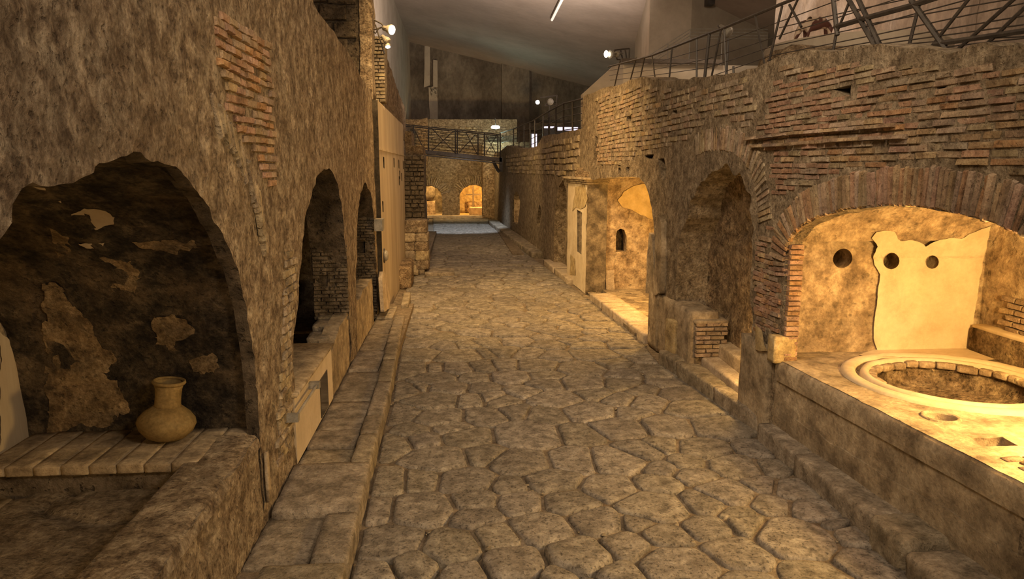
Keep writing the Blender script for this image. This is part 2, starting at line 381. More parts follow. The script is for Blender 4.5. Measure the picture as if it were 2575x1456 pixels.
def rblock(name, size, m, loc=(0, 0, 0), rz=0, parent=None, n=6, r=0.04, amp=0.015, seed=0, ns=4.0, shape=None):
    """worn block: rounded box, z from 0 to size z, displaced"""
    V, Fc = rbox_raw(n); hs = np.array(size, float) / 2; r = min(r, float(hs.min()) * 0.9)
    S = np.sign(V) * np.abs(V) ** 0.8 * hs; inner = np.clip(S, -(hs - r), hs - r); d = S - inner; ln = np.linalg.norm(d, axis=1)[:, None]
    P = np.where(ln > 1e-9, inner + d / np.maximum(ln, 1e-9) * r, S)
    nr = P / hs; nr = nr / np.linalg.norm(nr, axis=1)[:, None]
    off = np.array([loc[0], loc[1], loc[2]]) + seed * 3.7
    P = P + nr * (amp * rough(P + off, ns, seed))[:, None]
    P[:, 2] += hs[2]
    if shape is not None: P = shape(P)
    o = meshobj(name, P.tolist(), Fc, m, parent); o.location = loc; o.rotation_euler = (0, 0, rz); return o
# unit bricks: x length, z height, front towards -y, 1x1x1
BR = []
for k in range(20):
    rr = random.Random(k); j = lambda a: rr.uniform(-a, a); V = []
    for (y, s) in ((0.0, 0.5), (-0.55, 0.5), (-1.0, 0.455)):
        sz = 0.5 if s == 0.5 else 0.41
        for (a, b) in ((-1, -1), (1, -1), (1, 1), (-1, 1)):
            V.append((a * s + (j(.03) if y else 0), y + (j(.16) if y == -1 else 0), b * sz + (j(.06) if y else 0)))
    Fc = [(8, 9, 10, 11)]
    for q in (0, 4):
        for i in range(4): Fc.append((q + i, q + (i + 1) % 4, q + 4 + (i + 1) % 4, q + 4 + i))
    BR.append((V, Fc))
_bm = {}
def brick_me(k, m):
    if (k, m.name) not in _bm:
        me = bpy.data.meshes.new('brick'); me.from_pydata(BR[k][0], [], BR[k][1]); me.materials.append(m); me.update(); _bm[(k, m.name)] = me
    return _bm[(k, m.name)]
def place_bricks(lst, parent, name, limit=300, stuffname=None):
    """lst of (origin, axis_x, normal, len, height, proud, material); the nearest ones are single parts, the rest one stuff mesh"""
    lst = sorted(lst, key=lambda b: -(b[3] * b[4]) / ((Vector(b[0]) - O).length ** 2))
    rest = MB(); rm = None
    for q, (p, ax, nr, ln, hh, pr, m) in enumerate(lst):
        ax = Vector(ax).normalized(); nr = Vector(nr).normalized(); up = nr.cross(ax)
        Mx = Matrix(((ax.x, -nr.x, up.x, p[0]), (ax.y, -nr.y, up.y, p[1]), (ax.z, -nr.z, up.z, p[2]), (0, 0, 0, 1)))
        Mx = Mx @ Matrix.Diagonal((ln, pr, hh, 1)); k = random.randrange(20)
        if q < limit:
            o = bpy.data.objects.new(name, brick_me(k, m)); C.objects.link(o); o.parent = parent; o.matrix_local = Mx
        else:
            rm = m; rest.add([Mx @ Vector(v) for v in BR[k][0]], BR[k][1])
    if rest.V:
        o = rest.build(stuffname or (name + '_mass'), rm, parent); o['kind'] = 'stuff'
# ================================================================== STRUCTURE
A = np.array
toL = lambda u, v, w_: np.stack([XL + w_, u, v], 1)
toR = lambda u, v, w_: np.stack([XR(u) - w_, u, v], 1)
def toY(Y0): return lambda u, v, w_: np.stack([u, Y0 - w_, v], 1)
def toZ(Z0): return lambda u, v, w_: np.stack([u, v, Z0 + w_], 1)
def toX(X0, s=1): return lambda u, v, w_: np.stack([X0 + s * w_, u, v], 1)
def pxy(pts, Y): return [(lambda p: (p.x, p.z))(atY(a, b, Y)) for a, b in pts]

# ---- ground under the street
xs = np.linspace(-1.75, 4.3, 90); ys = np.concatenate([np.linspace(2.6, 12, 150), np.linspace(12.2, 46.5, 130)])
g = np.zeros((len(xs), len(ys), 3)); g[:, :, 0] = xs[:, None]; g[:, :, 1] = ys[None, :]; g[:, :, 2] = -0.018 - .03 * ((ys[None, :] < 5.4) & (xs[:, None] < 1.4))
floor = struct(sheet('floor', g, M['dirt'], None, 0.014, 3.0, 1))

# ---- left wall: one face with three arched openings
shop_px = [(650, 1095), (648, 1000), (640, 900), (622, 790), (602, 705), (570, 612), (532, 532), (497, 480), (452, 441), (405, 410), (385, 402), (350, 381), (325, 377), (298, 386),
           (250, 404), (228, 418), (205, 430), (185, 450), (120, 456), (85, 461), (62, 488), (46, 520), (40, 570), (22, 602), (0, 624)]
shopO = [L(*p) for p in shop_px]
yj = shopO[0][0]
shop_hole = [(yj, 0.03)] + shopO + [(2.3, 2.5), (1.95, 2.15), (1.6, 1.6), (1.45, .9), (1.45, .03)]
a2 = [L(*p) for p in [(737, 915), (742, 800), (750, 700), (760, 600), (775, 520), (787, 470), (799, 438), (812, 423), (824, 422), (838, 435), (852, 475), (862, 540), (871, 640), (879, 790)]]
a2 = [(a2[0][0], .03)] + a2 + [(a2[-1][0], .03)]
a3 = [L(*p) for p in [(896, 790), (897, 600), (901, 530), (906, 490), (912, 470), (918, 463), (925, 470), (932, 492), (939, 545), (944, 640), (948, 790)]]
a3 = [(a3[0][0], .03)] + a3 + [(a3[-1][0], .03)]
topL = [L(*p) for p in [(936, 228), (905, 192), (890, 160), (866, 122), (838, 85), (800, 30), (790, 8), (782, -30)]]
yE = L(950, 700)[0]
outL = [(0.4, 0.0), (yE, 0.0), (yE, topL[0][1])] + topL + [(7.6, 5.25), (0.4, 5.25)]
outL = densify(outL, .12, .03, 3, 'far')
hs = [densify(shop_hole, .05, .035, 4), densify(a2, .07, .035, 5), densify(a3, .09, .03, 6)]
wall_left = struct(panel('wall_left', outL, hs, toL, M['tuff'], res=.05, log=.0075, amp=.032, fine=.016, nscale=2.4, seed=2, depth=.5, hole_depth=[.10, .5, .45], caps=False, strip_mat=M['soot_shade']),
                   'long tall wall of pitted tan tuff plaster with three arched openings along the left of the street')
def dispL(y, z):
    P = A([[XL, y, z]]); return float(.032 * rough(P, 2.4, 2)[0] + .016 * rough(P, 2.4 * 4.3, 4)[0])
def L3(y, z, out=0.0): return Vector((XL + dispL(y, z) + out, y, z))
_S = {}
LATE = []
def bricks_left():
    lax = lambda y: Vector((0, 1, 0)); lnr = lambda y: Vector((1, 0, 0)); to = lambda y, z: L3(y, z, -.016)
    courses(wall_left, [L(*p) for p in [(505, 4), (560, 30), (676, 108), (690, 300), (694, 462), (650, 480), (622, 380), (588, 320), (550, 262), (540, 180), (528, 100)]], [], to, lnr, lax, .068, (.16, .26), [M['brick_red'], M['brick']], 'brick', 300, skip=.03, proud=(.036, .05), wob=.005)
    courses(wall_left, [L(*p) for p in [(712, 620), (748, 640), (740, 760), (734, 900), (732, 1150), (690, 1190), (700, 900), (706, 760)]], [], to, lnr, lax, .08, (.13, .22), [M['tufello']], 'tuff_block', 300, skip=.1, proud=(.032, .05), wob=.005)
    courses(wall_left, [L(*p) for p in [(0, 100), (70, 108), (60, 124), (0, 112)]], [], to, lnr, lax, .07, (.2, .3), [M['brick_red']], 'brick', 300, proud=(.04, .055))
    c = smooth_prof([L(*p) for p in [(532, 262), (562, 310), (592, 370), (620, 440), (642, 520), (656, 590)]], 40); d = np.r_[0, np.cumsum(np.hypot(*np.diff(c, axis=0).T))]; t = 0; lst = []
    while t < d[-1]:
        y = np.interp(t, d, c[:, 0]); z = np.interp(t, d, c[:, 1]); a = math.radians(118 - 14 * t / d[-1]) 
        ax = Vector((0, math.cos(a), math.sin(a))); ln = random.uniform(.2, .32)
        lst.append((L3(y, z, -.004) - ax * ln * .3, ax, (1, 0, 0), ln, .05, random.uniform(.036, .052), M['tufello'])); t += .075
    place_bricks(lst, wall_left, 'arch_tile')
# far jambs of the two distant arches, with square sockets and brick courses below
def jamb(name, pxs, holes, Y, bricks_px, parent):
    Pn = densify(pxy(pxs, Y), .08, .012, 7); Hh = [densify(pxy(h, Y), .05, .006, 8) for h in holes]
    o = panel(name, Pn, Hh, toY(Y), M['tuff_dark'], parent, res=.07, amp=.03, nscale=5, seed=11, depth=.2, hole_depth=.4, cap_mat=M['hole_shade'])
    lst = []
    (x0, z0), (x1, z1) = pxy(bricks_px, Y); z = z0; row = 0
    while z < z1:
        x = x0 - (row % 2) * .11
        while x < x1:
            ln = random.uniform(.17, .25); c = (x + ln / 2, z)
            xa, xb = max(x, x0), min(x + ln - .015, x1)
            if xb - xa > .05 and not any(inpoly([((xa + xb) / 2, z)], h)[0] or inpoly([(xa, z)], h)[0] for h in Hh):
                lst.append(((((xa + xb) / 2), Y - .01, z), (1, 0, 0), (0, -1, 0), xb - xa, .046, random.uniform(.025, .04), M['tuff_dark']))
            x += ln
        z += .055; row += 1
    place_bricks(lst, o, 'brick', 150)
    return o
jY2 = a2[-1][0] - .06; jY3 = a3[-1][0] - .06
jamb('jamb_face', [(792, 810), (790, 640), (785, 560), (792, 520), (862, 500), (868, 600), (874, 810)], [[(826, 633), (846, 633), (846, 663), (826, 663)], [(800, 692), (824, 692), (824, 720), (800, 720)]], jY2, [(792, 800), (872, 600)], wall_left)
jamb('jamb_face', [(897, 800), (897, 540), (938, 540), (944, 800)], [[(899, 607), (919, 607), (919, 637), (899, 637)]], jY3, [(897, 800), (942, 545)], wall_left)
# dark rooms behind them
def room(name, x0, x1, y0, y1, z0, z1, m, amp=.05, skip=(), parent=None, n=26, seed=5):
    P = {'back': ((x0, y0, z0), (x0, y1, z0), (x0, y1, z1), (x0, y0, z1)), 'front': ((x1, y0, z0), (x1, y0, z1), (x1, y1, z1), (x1, y1, z0)),
         'far': ((x0, y1, z0), (x1, y1, z0), (x1, y1, z1), (x0, y1, z1)), 'near': ((x0, y0, z0), (x0, y0, z1), (x1, y0, z1), (x1, y0, z0)),
         'top': ((x0, y0, z1), (x0, y1, z1), (x1, y1, z1), (x1, y0, z1)), 'floor': ((x0, y0, z0), (x1, y0, z0), (x1, y1, z0), (x0, y1, z0))}
    mb = MB()
    for k, q in P.items():
        if k in skip: continue
        G = quadgrid(*q, n, n); nu, nv, _ = G.shape
        V = G.reshape(-1, 3) + amp * fbm(G.reshape(-1, 3), 2.2, 4, seed)[:, None] * A([.6, .6, .6])
        mb.add(V.tolist(), [(i * nv + j, (i + 1) * nv + j, (i + 1) * nv + j + 1, i * nv + j + 1) for i in range(nu - 1) for j in range(nv - 1)])
    return mb.build(name, m, parent, True)
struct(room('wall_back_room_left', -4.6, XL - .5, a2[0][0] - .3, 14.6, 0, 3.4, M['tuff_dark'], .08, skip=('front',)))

# ---- left shop: vault, end wall and back wall
prof = [(yj + .2, .4), (yj + .19, 1.0), (yj + .12, 1.6), (yj - .16, 2.25), (yj - .68, 2.75), (yj - 1.3, 3.02), (yj - 1.8, 3.12), (yj - 2.4, 3.08), (yj - 2.95, 2.9), (2.2, 2.6), (1.7, 2.1), (1.4, 1.5), (1.3, .4)]
def smooth_prof(pr, n):
    pr = A(pr, float); d = np.r_[0, np.cumsum(np.hypot(*np.diff(pr, axis=0).T))]; t = np.linspace(0, d[-1], n)
    q = np.stack([np.interp(t, d, pr[:, 0]), np.interp(t, d, pr[:, 1])], 1)
    for _ in range(6): q[1:-1] = (q[:-2] + 2 * q[1:-1] + q[2:]) / 4
    return q
XB = -3.45
vp = smooth_prof(prof, 150); vx = np.linspace(XL - .07, XB, 64)
Gv = np.zeros((150, 64, 3)); Gv[:, :, 1] = vp[:, None, 0]; Gv[:, :, 2] = vp[:, None, 1]; Gv[:, :, 0] = vx[None, :]
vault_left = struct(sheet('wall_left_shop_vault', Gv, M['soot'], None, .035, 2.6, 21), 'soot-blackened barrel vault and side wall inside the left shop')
Gb = quadgrid((XB, 1.0, .3), (XB, yj + .3, .3), (XB, yj + .3, 3.3), (XB, 1.0, 3.3), 60, 45)
back_left = struct(sheet('wall_left_shop_back', Gb, M['plaster_dim'], None, .02, 2.0, 22), 'pale plastered back wall inside the left shop')
def onprof(px, py, pr, off=0.0):
    d = ray(px, py); best = None
    for (y0, z0), (y1, z1) in zip(pr[:-1], pr[1:]):
        dy, dz = y1 - y0, z1 - z0; den = d.y * dz - d.z * dy
        if abs(den) < 1e-9: continue
        t = ((y0 - 0) * dz - (z0 - CAMZ) * dy) / den
        y, z = d.y * t, CAMZ + d.z * t
        s = ((y - y0) * dy + (z - z0) * dz) / (dy * dy + dz * dz)
        if t > 0 and 0 <= s <= 1: best = O + d * t if best is None or t > (best - O).length / d.length else best
    return best
def patch_on(name, px_poly, hit, m, parent, lift=.02, seed=0, step=10, amp=3.5, holes=()):
    """thin layer of plaster with a ragged edge lying on a surface"""
    poly = densify(px_poly, step, 0); poly = [(x + amp * 1.7 * float(fbm([[x / 22, y / 22, seed]], 1, 4, seed)[0]), y + amp * 1.7 * float(fbm([[x / 22, y / 22, seed + 9]], 1, 4, seed)[0])) for x, y in poly]
    P = grid_pts(poly, step); P = P[inpoly(P, poly)]
    for h in holes: P = P[~inpoly(P, h)]
    pts = [Vector(p) for p in poly]; n = len(poly); ed = [(i, (i + 1) % n) for i in range(n)]
    for h in holes:
        b_ = len(pts); pts += [Vector(p) for p in h]; ed += [(b_ + i, b_ + (i + 1) % len(h)) for i in range(len(h))]
    pts += [Vector(p) for p in P.tolist()]
    vs, es, fs, *_ = delaunay_2d_cdt(pts, ed, [], 1, 1e-6)
    if holes: fs = [f for f in fs if not any(inpoly([(sum(vs[i].x for i in f) / len(f), sum(vs[i].y for i in f) / len(f))], h)[0] for h in holes)]
    B = [hit(v.x, v.y) for v in vs]; V = []
    for b in B: V.append(b + (O - b).normalized() * lift)
    nb = len(V); V += [b - (O - b).normalized() * .03 for b in B]
    Fc = []
    for f in fs:
        f = list(f)
        if (Vector(V[f[1]]) - Vector(V[f[0]])).cross(Vector(V[f[2]]) - Vector(V[f[0]])).dot(O - Vector(V[f[0]])) < 0: f.reverse()
        Fc.append(tuple(f))
    from collections import Counter
    cnt = Counter(tuple(sorted((f[i], f[(i + 1) % len(f)]))) for f in Fc for i in range(len(f)))
    for f in list(Fc):
        for i in range(len(f)):
            a, b = f[i], f[(i + 1) % len(f)]
            if cnt[tuple(sorted((a, b)))] == 1: Fc.append((b, a, a + nb, b + nb))
    return meshobj(name, V, Fc, m, parent, False)
hv = lambda x, y: onprof(x, y, vp)
for q, pp in enumerate([[(180, 540), (215, 526), (265, 531), (290, 545), (286, 565), (240, 576), (205, 562)], [(80, 470), (112, 474), (116, 486), (95, 492), (78, 486)], [(110, 500), (150, 498), (156, 512), (125, 512)],
                        [(200, 610), (262, 612), (255, 626), (215, 622)], [(180, 590), (215, 585), (225, 597), (195, 602)]]):
    patch_on('plaster_patch', pp, hv, M['concrete'], vault_left, .012, q, 4, 4)
for q, pp in enumerate([[(112, 700), (150, 730), (205, 790), (250, 850), (290, 900), (250, 935), (300, 975), (330, 1030), (260, 1085), (118, 1096), (112, 900)], [(330, 610), (420, 604), (510, 612), (480, 628), (400, 634)], [(250, 640), (330, 650), (360, 700), (330, 740), (280, 720)],
                        [(380, 800), (440, 790), (480, 830), (450, 880), (395, 870)], [(470, 900), (540, 890), (560, 930), (500, 950)], [(130, 560), (170, 580), (180, 640), (140, 660)]]):
    patch_on('flaked_patch', pp, hv, M['ochre'], vault_left, .010, 20 + q, 6, 13)
# ochre earth patch lower on the side wall, where the soot has flaked away
hb = lambda x, y: plane(x, y, (1, 0, 0), XB)
patch_on('plaster_layer', [(0, 830), (40, 870), (70, 925), (95, 985), (108, 1030), (108, 1100), (40, 1150), (0, 1190)], hb, M['concrete'], back_left, .02, 31, 7, 5)

# ---- right wall: brick front with the great arch, niche, doorway and smaller openings
big_px = [(1968, 890), (1970, 760), (1973, 650), (1985, 603), (2010, 573), (2060, 546), (2130, 527), (2240, 517), (2330, 522), (2420, 540), (2500, 563), (2575, 592)]
big = [R(*p) for p in big_px]; yb = big[0][0]; ypk = R(2240, 517)[0]
mir = lambda y: 2 * ypk - y
big += [(mir(big[k][0]), big[k][1]) for k in (3, 2, 1)]
big = [b for b in big]; big = [(yb, .03)] + big + [(big[-1][0], .03)]
niche_px = [(1892, 900), (1893, 800), (1890, 700), (1893, 640), (1892, 560), (1885, 490), (1868, 448), (1835, 425), (1800, 424), (1765, 455), (1735, 520), (1712, 600), (1700, 700), (1697, 780)]
niche = [R(*p) for p in niche_px]; niche = [(niche[0][0], .03)] + niche + [(niche[-1][0], .03)]
door_px = [(1640, 735), (1643, 640), (1646, 590), (1641, 530), (1632, 490), (1622, 465), (1606, 446), (1560, 444), (1525, 448), (1490, 450), (1479, 452)]
door = [R(*p) for p in door_px]; door = [(door[0][0], .03)] + door + [(door[-1][0], .03)]
orange_px = [(1426, 700), (1428, 560), (1424, 480), (1416, 452), (1406, 470), (1396, 530), (1393, 620), (1392, 690)]
ora = [R(*p) for p in orange_px]; ora = [(ora[0][0], .05)] + ora + [(ora[-1][0], .05)]
lit_px = [(1301, 566), (1305, 540), (1308, 512), (1304, 488), (1299, 478), (1293, 490), (1289, 520), (1288, 558)]
lit = [R(*p) for p in lit_px]
slot = [R(*p) for p in [(1357, 570), (1361, 530), (1357, 515), (1352, 535), (1350, 568)]]
tall = [R(*p) for p in [(1499, 440), (1504, 415), (1503, 345), (1497, 340), (1492, 400), (1491, 438)]]
chan = [R(*p) for p in [(1672, 455), (1676, 425), (1670, 400), (1655, 398), (1660, 425), (1664, 452)]]
put = []
for x0, y0, x1, y1, x2, y2, x3, y3 in [(2092, 224, 2139, 214, 2138, 245, 2108, 233), (2350, 213, 2386, 206, 2380, 219, 2362, 231), (1577, 293, 1587, 292, 1586, 304, 1576, 304), (1690, 278, 1703, 276, 1702, 286, 1692, 286),
                                       (1555, 422, 1562, 421, 1562, 437, 1555, 437), (1577, 420, 1584, 420, 1584, 434, 1577, 434), (1618, 392, 1645, 388, 1642, 398, 1625, 399), (1773, 272, 1781, 270, 1780, 278, 1772, 279)]:
    put.append([R(x0, y0), R(x1, y1), R(x2, y2), R(x3, y3)])
topR = [R(*p) for p in [(2575, 113), (2480, 110), (2390, 130), (2340, 124), (2280, 122), (2210, 112), (2120, 126), (2010, 132), (1960, 142), (1900, 166), (1840, 186), (1760, 194), (1700, 206), (1640, 198), (1600, 194), (1556, 213), (1500, 226), (1466, 246)]]
yS = R(1466, 246)[0]
topF = [R(*p) for p in [(1463, 325), (1420, 333), (1365, 342), (1350, 368), (1330, 374), (1305, 372), (1275, 366), (1256, 382)]]
outR = [(2.2, 0.0), (45.4, 0.0), (45.4, topF[-1][1])] + topF[::-1] + [(yS + .05, R(1466, 330)[1])] + topR[::-1] + [(2.2, topR[0][1])]
hR = [densify(big, .06, .008, 31), densify(niche, .06, .07, 32), densify(door, .08, .03, 33), densify(ora, .12, .04, 34), densify(lit, .12, .05, 35), densify(slot, .12, .03, 36), densify(tall, .1, .03, 37), densify(chan, .08, .03, 38)] + [densify(p, .06, .01, 40) for p in put]
dens = densify(outR, .1, .035, 39, 'far')
wall_right = struct(panel('wall_right', dens, hR, toR, M['mortar'], res=.05, log=.0085, amp=.03, fine=.012, nscale=2.2, seed=41, depth=.5,
                          hole_depth=[.16, .5, .3, .35, .3, .3, .3, .35] + [.3] * len(put), caps=[False, False, False, True, False, True, True, True] + [True] * len(put), cap_mat=M['plaster_dim']),
                    'long ruined brick and rubble wall on the right of the street with a great arch, a niche and a doorway')
def Rn(Y): return Vector((-1, -.08 if Y < 7.6 else -.034, 0)).normalized()
def Rax(Y): return Vector((-.08 if Y < 7.6 else -.034, 1, 0)).normalized()
def R3(y, z, out=0.0):
    p = Vector((float(XR(y)), y, z)); return p + Rn(y) * out
def R3d(y, z):
    P = A([[float(XR(y)), y, z]]); return R3(y, z, float(.03 * rough(P, 2.2, 41)[0] + .012 * rough(P, 2.2 * 4.3, 43)[0]) - .035)
# brick courses of the upper front
ringO = []
cy, cz = ypk, None
# ring of the great arch: inner curve hR[0], outer offset
inner = [b for b in big[2:-1]]
innc = smooth_prof([R(1973, 690), R(1973, 650), R(1985, 603), R(2010, 573), R(2060, 546), R(2130, 527), R(2240, 517), R(2330, 522), R(2420, 540), R(2500, 563), R(2575, 592)] + [(mir(R(1985, 603)[0]), R(1985, 603)[1]), (mir(R(1973, 650)[0]), R(1973, 650)[1])], 120)
RW = .33
tng = np.gradient(innc, axis=0); tng /= np.linalg.norm(tng, axis=1)[:, None]; nrm2 = np.stack([tng[:, 1], -tng[:, 0]], 1)
if nrm2[60, 1] < 0: nrm2 = -nrm2
outc = innc + nrm2 * RW
ring_poly = [tuple(x) for x in innc] + [tuple(x) for x in outc[::-1]]
arc_len = np.r_[0, np.cumsum(np.hypot(*np.diff(innc, axis=0).T))]
lst = []; t = 0.0
while t < arc_len[-1]:
    y = np.interp(t, arc_len, innc[:, 0]); z = np.interp(t, arc_len, innc[:, 1]); ny = np.interp(t, arc_len, nrm2[:, 0]); nz = np.interp(t, arc_len, nrm2[:, 1])
    wd = random.uniform(.040, .05); ln = RW * random.uniform(.93, 1.02)
    ax = Rax(y) * ny + Vector((0, 0, 1)) * nz
    c = R3d(y + ny * ln * .5, z + nz * ln * .5) + Rn(y) * .004
    lst.append((c, ax, Rn(y), ln, wd, random.uniform(.045, .058), random.choice([M['brick'], M['brick_red'], M['brick']])))
    t += wd + .009
place_bricks(lst, wall_right, 'arch_brick', 300)
# voussoirs round the right-hand shoulder of the niche
nc = R(1795, 640); lst = []
NR = [R(*p) for p in [(1752, 393), (1775, 382), (1810, 378), (1840, 384), (1866, 400), (1888, 430), (1900, 470), (1906, 520), (1908, 560)]]
nrp = smooth_prof(NR, 60); nd = np.r_[0, np.cumsum(np.hypot(*np.diff(nrp, axis=0).T))]; tg = np.gradient(nrp, axis=0); tg /= np.linalg.norm(tg, axis=1)[:, None]; n2 = np.stack([tg[:, 1], -tg[:, 0]], 1)
if n2[30, 1] < 0: n2 = -n2
niche_ring = [tuple(x - y * .03) for x, y in zip(nrp, n2)] + [tuple(x + y * .36) for x, y in zip(nrp[::-1], n2[::-1])]
t = 0.0
while t < nd[-1]:
    y = np.interp(t, nd, nrp[:, 0]); z = np.interp(t, nd, nrp[:, 1]); ny = np.interp(t, nd, n2[:, 0]); nz = np.interp(t, nd, n2[:, 1])
    wd = random.uniform(.045, .06); ln = random.uniform(.28, .34)
    lst.append((R3d(y + ny * ln * .5, z + nz * ln * .5), Rax(y) * ny + Vector((0, 0, 1)) * nz, Rn(y), ln, wd, random.uniform(.04, .056), random.choice([M['tufello'], M['brick']])))
    t += wd + .009
place_bricks(lst, wall_right, 'niche_brick', 300)
def courses(parent, region, avoid, to, nrmf, axf, hh, ln_rng, mats, name, limit, gap=.014, skip=.04, proud=(.03, .055), sink=.0, wob=.012):
    Q = A(region); (u0, v0), (u1, v1) = Q.min(0), Q.max(0); lst = []; v = v0; row = 0
    while v < v1:
        h = hh * random.uniform(.86, 1.12); u = u0 - random.uniform(0, .2)
        while u < u1:
            ln = random.uniform(*ln_rng); a, b = u, u + ln - gap; c = (a + b) / 2; wv = wob * math.sin(c * 1.7 + row * .4)
            T = [(a + .01, v + h * .3), (b - .01, v + h * .3), (a + .01, v - h * .3), (b - .01, v - h * .3), (c, v)]
            if inpoly(T, region).all() and not any(inpoly(T, q).any() for q in avoid) and random.random() > skip:
                lst.append((to(c, v + wv + random.uniform(-.004, .004)), axf(c), nrmf(c), b - a, h - gap, random.uniform(*proud), random.choice(mats)))
            u += ln
        v += h; row += 1
    place_bricks(lst, parent, name, limit)
avoidR = [hR[0], hR[1], ring_poly, niche_ring] + hR[7:]
topz = [(y, z - .1) for y, z in topR]
reg = [R(1908, 300)] + [R(1880, 415), R(1915, 450), R(1912, 560), R(1900, 640), R(1895, 800), R(1965, 800), R(1972, 640)] + [tuple(x) for x in outc[4:]] + [(mir(R(1985, 603)[0]), 2.4), (2.6, 2.4), (2.6, topz[0][1])] + [p for p in topz if p[0] < R(1908, 300)[0]]
courses(wall_right, reg, avoidR, R3d, Rn, Rax, .060, (.14, .32), [M['brick'], M['brick'], M['tufello'], M['brick_red']], 'brick', 300, gap=.011, skip=.03, proud=(.04, .058), wob=.006)
courses(wall_right, [R(*p) for p in [(1899, 600), (1928, 606), (1948, 650), (1950, 700), (1967, 705), (1967, 838), (1893, 838)]], [hR[0]], R3d, Rn, Rax, .055, (.1, .19), [M['brick_red'], M['brick']], 'pier_brick', 300, gap=.009, skip=.0, proud=(.042, .056), wob=.003)
lst = []; z = ZKJ = .98
while z < 2.2:
    lst.append(((float(XR(yb)) + .085, yb + .03, z), (1, 0, 0), (0, -1, 0), .15, .046, random.uniform(.04, .055), M['brick_red'])); z += .055
place_bricks(lst, wall_right, 'jamb_brick')
bricks_left()
reg2 = [R(1500, 420), R(1560, 415), R(1690, 370), R(1745, 345), R(1800, 340), R(1870, 370), R(1906, 300)] + [p for p in topz if p[0] > R(1908, 300)[0]] + [R(1500, 260)]
courses(wall_right, reg2, avoidR, R3d, Rn, Rax, .085, (.16, .30), [M['tufello'], M['tufello'], M['brick']], 'tuff_block', 300, skip=.12, proud=(.038, .06), wob=.01)
regF = [R(*p) for p in [(1270, 392), (1300, 385), (1345, 382), (1372, 352), (1458, 336), (1462, 430), (1400, 446), (1280, 440)]]
courses(wall_right, regF, [], R3d, Rn, Rax, .17, (.3, .55), [M['tufello']], 'rubble_block', 300, skip=.15, proud=(.05, .10), gap=.03)
# two weathered string courses
for pts in ([(1880, 350), (1990, 336), (2120, 326), (2262, 314)], [(1895, 368), (2000, 362), (2120, 352), (2290, 343)]):
    for (xa, ya), (xb, yb_) in zip(pts[:-1], pts[1:]):
        for k in range(3):
            x0, y0 = xa + (xb - xa) * k / 3, ya + (yb_ - ya) * k / 3; x1, y1 = xa + (xb - xa) * (k + .96) / 3, ya + (yb_ - ya) * (k + .96) / 3
            p, q = R(x0, y0), R(x1, y1); c = R3((p[0] + q[0]) / 2, (p[1] + q[1]) / 2, -.01); a = R3(*q) - R3(*p)
            place_bricks([(c, a, Rn(p[0]), a.length, .036, random.uniform(.075, .09), M['brick'])], wall_right, 'string_course_tile')

# ---- room behind the great arch
YI = 7.62; XI = 5.95
pr = [(YI, .7), (YI, 1.6), (YI - .02, 2.1), (YI - .22, 2.5), (YI - .65, 2.8), (YI - 1.3, 2.98), (YI - 2.0, 3.02), (YI - 2.7, 2.95), (YI - 3.3, 2.7), (YI - 3.7, 2.3), (YI - 3.8, 1.8), (YI - 3.8, .7)]
vr = smooth_prof(pr, 110); xv = np.linspace(3.52, XI + .1, 60)
Gr = np.zeros((110, 60, 3)); t01 = np.linspace(0, 1, 60)[None, :]; x0_ = (XR(vr[:, 0]) + .10)[:, None]; Gr[:, :, 0] = x0_ * (1 - t01) + (XI + .1) * t01; Gr[:, :, 1] = vr[:, None, 0]; Gr[:, :, 2] = vr[:, None, 1]
cyl = []
for (cx_, cy_, r_) in ((2119, 650, 24), (2241, 656, 20), (2344, 659, 16)):
    p = atY(cx_, cy_, YI); e = atY(cx_ + r_, cy_, YI); cyl.append((p, (e - p).length))
def mk(c):
    ok = np.ones(len(c), bool)
    ok &= ~((c[:, 2] < 2.25) & (c[:, 1] > YI - .2))
    return ok
vault_right = struct(sheet('wall_right_shop_vault', Gr, M['plaster_rough'], None, .03, 2.6, 51, mask=mk, flip=True), 'orange lit barrel vault of the shop behind the great arch')
fo = densify([(3.46, .7), (XI + .1, .7), (XI + .1, 2.32), (3.46, 2.32)], .1)
fh = [[(p.x + r * math.cos(k * math.pi / 12), p.z + r * math.sin(k * math.pi / 12)) for k in range(24)] for p, r in cyl]
end_right = struct(panel('wall_right_shop_end', fo, fh, toY(YI), M['plaster_rough'], res=.045, amp=.022, nscale=3, seed=52, hole_depth=[.45, .22, .2], cap_mat=M['rock']), 'spotted plaster end wall with three round holes in the lit shop')
def hY(x, y):
    p = atY(x, y, YI - .01)
    if p.z < 2.02: return p
    q = onprof(x, y, vr)
    return q if q is not None and q.z > 1.95 else p
pl = patch_on('plaster_layer', [(2192, 600), (2205, 585), (2225, 580), (2250, 583), (2258, 600), (2265, 606), (2290, 604), (2310, 608), (2322, 615), (2328, 622), (2345, 612), (2365, 602), (2390, 598), (2415, 600), (2440, 590), (2470, 578), (2492, 570), (2482, 610), (2472, 660), (2462, 720), (2452, 780), (2444, 840), (2440, 884), (2330, 886), (2206, 884), (2196, 840), (2205, 760), (2214, 690), (2200, 668), (2196, 640), (2206, 620)], hY, M['plaster'], end_right, .03, 61, 7, 2.5, holes=[[(2241 + 21 * math.cos(k * .3927), 656 + 21 * math.sin(k * .3927)) for k in range(16)], [(2344 + 17 * math.cos(k * .3927), 659 + 17 * math.sin(k * .3927)) for k in range(16)]])
Gb = quadgrid((XI, 3.6, .7), (XI, YI + .1, .7), (XI, YI + .1, 3.2), (XI, 3.6, 3.2), 70, 45)
back_right = struct(sheet('wall_right_shop_back', Gb, M['plaster_rough'], None, .03, 2.5, 53), 'orange back wall of the lit shop with a patch of bare brick')
def atX(px, py, X): return plane(px, py, (1, 0, 0), X)
lst = []
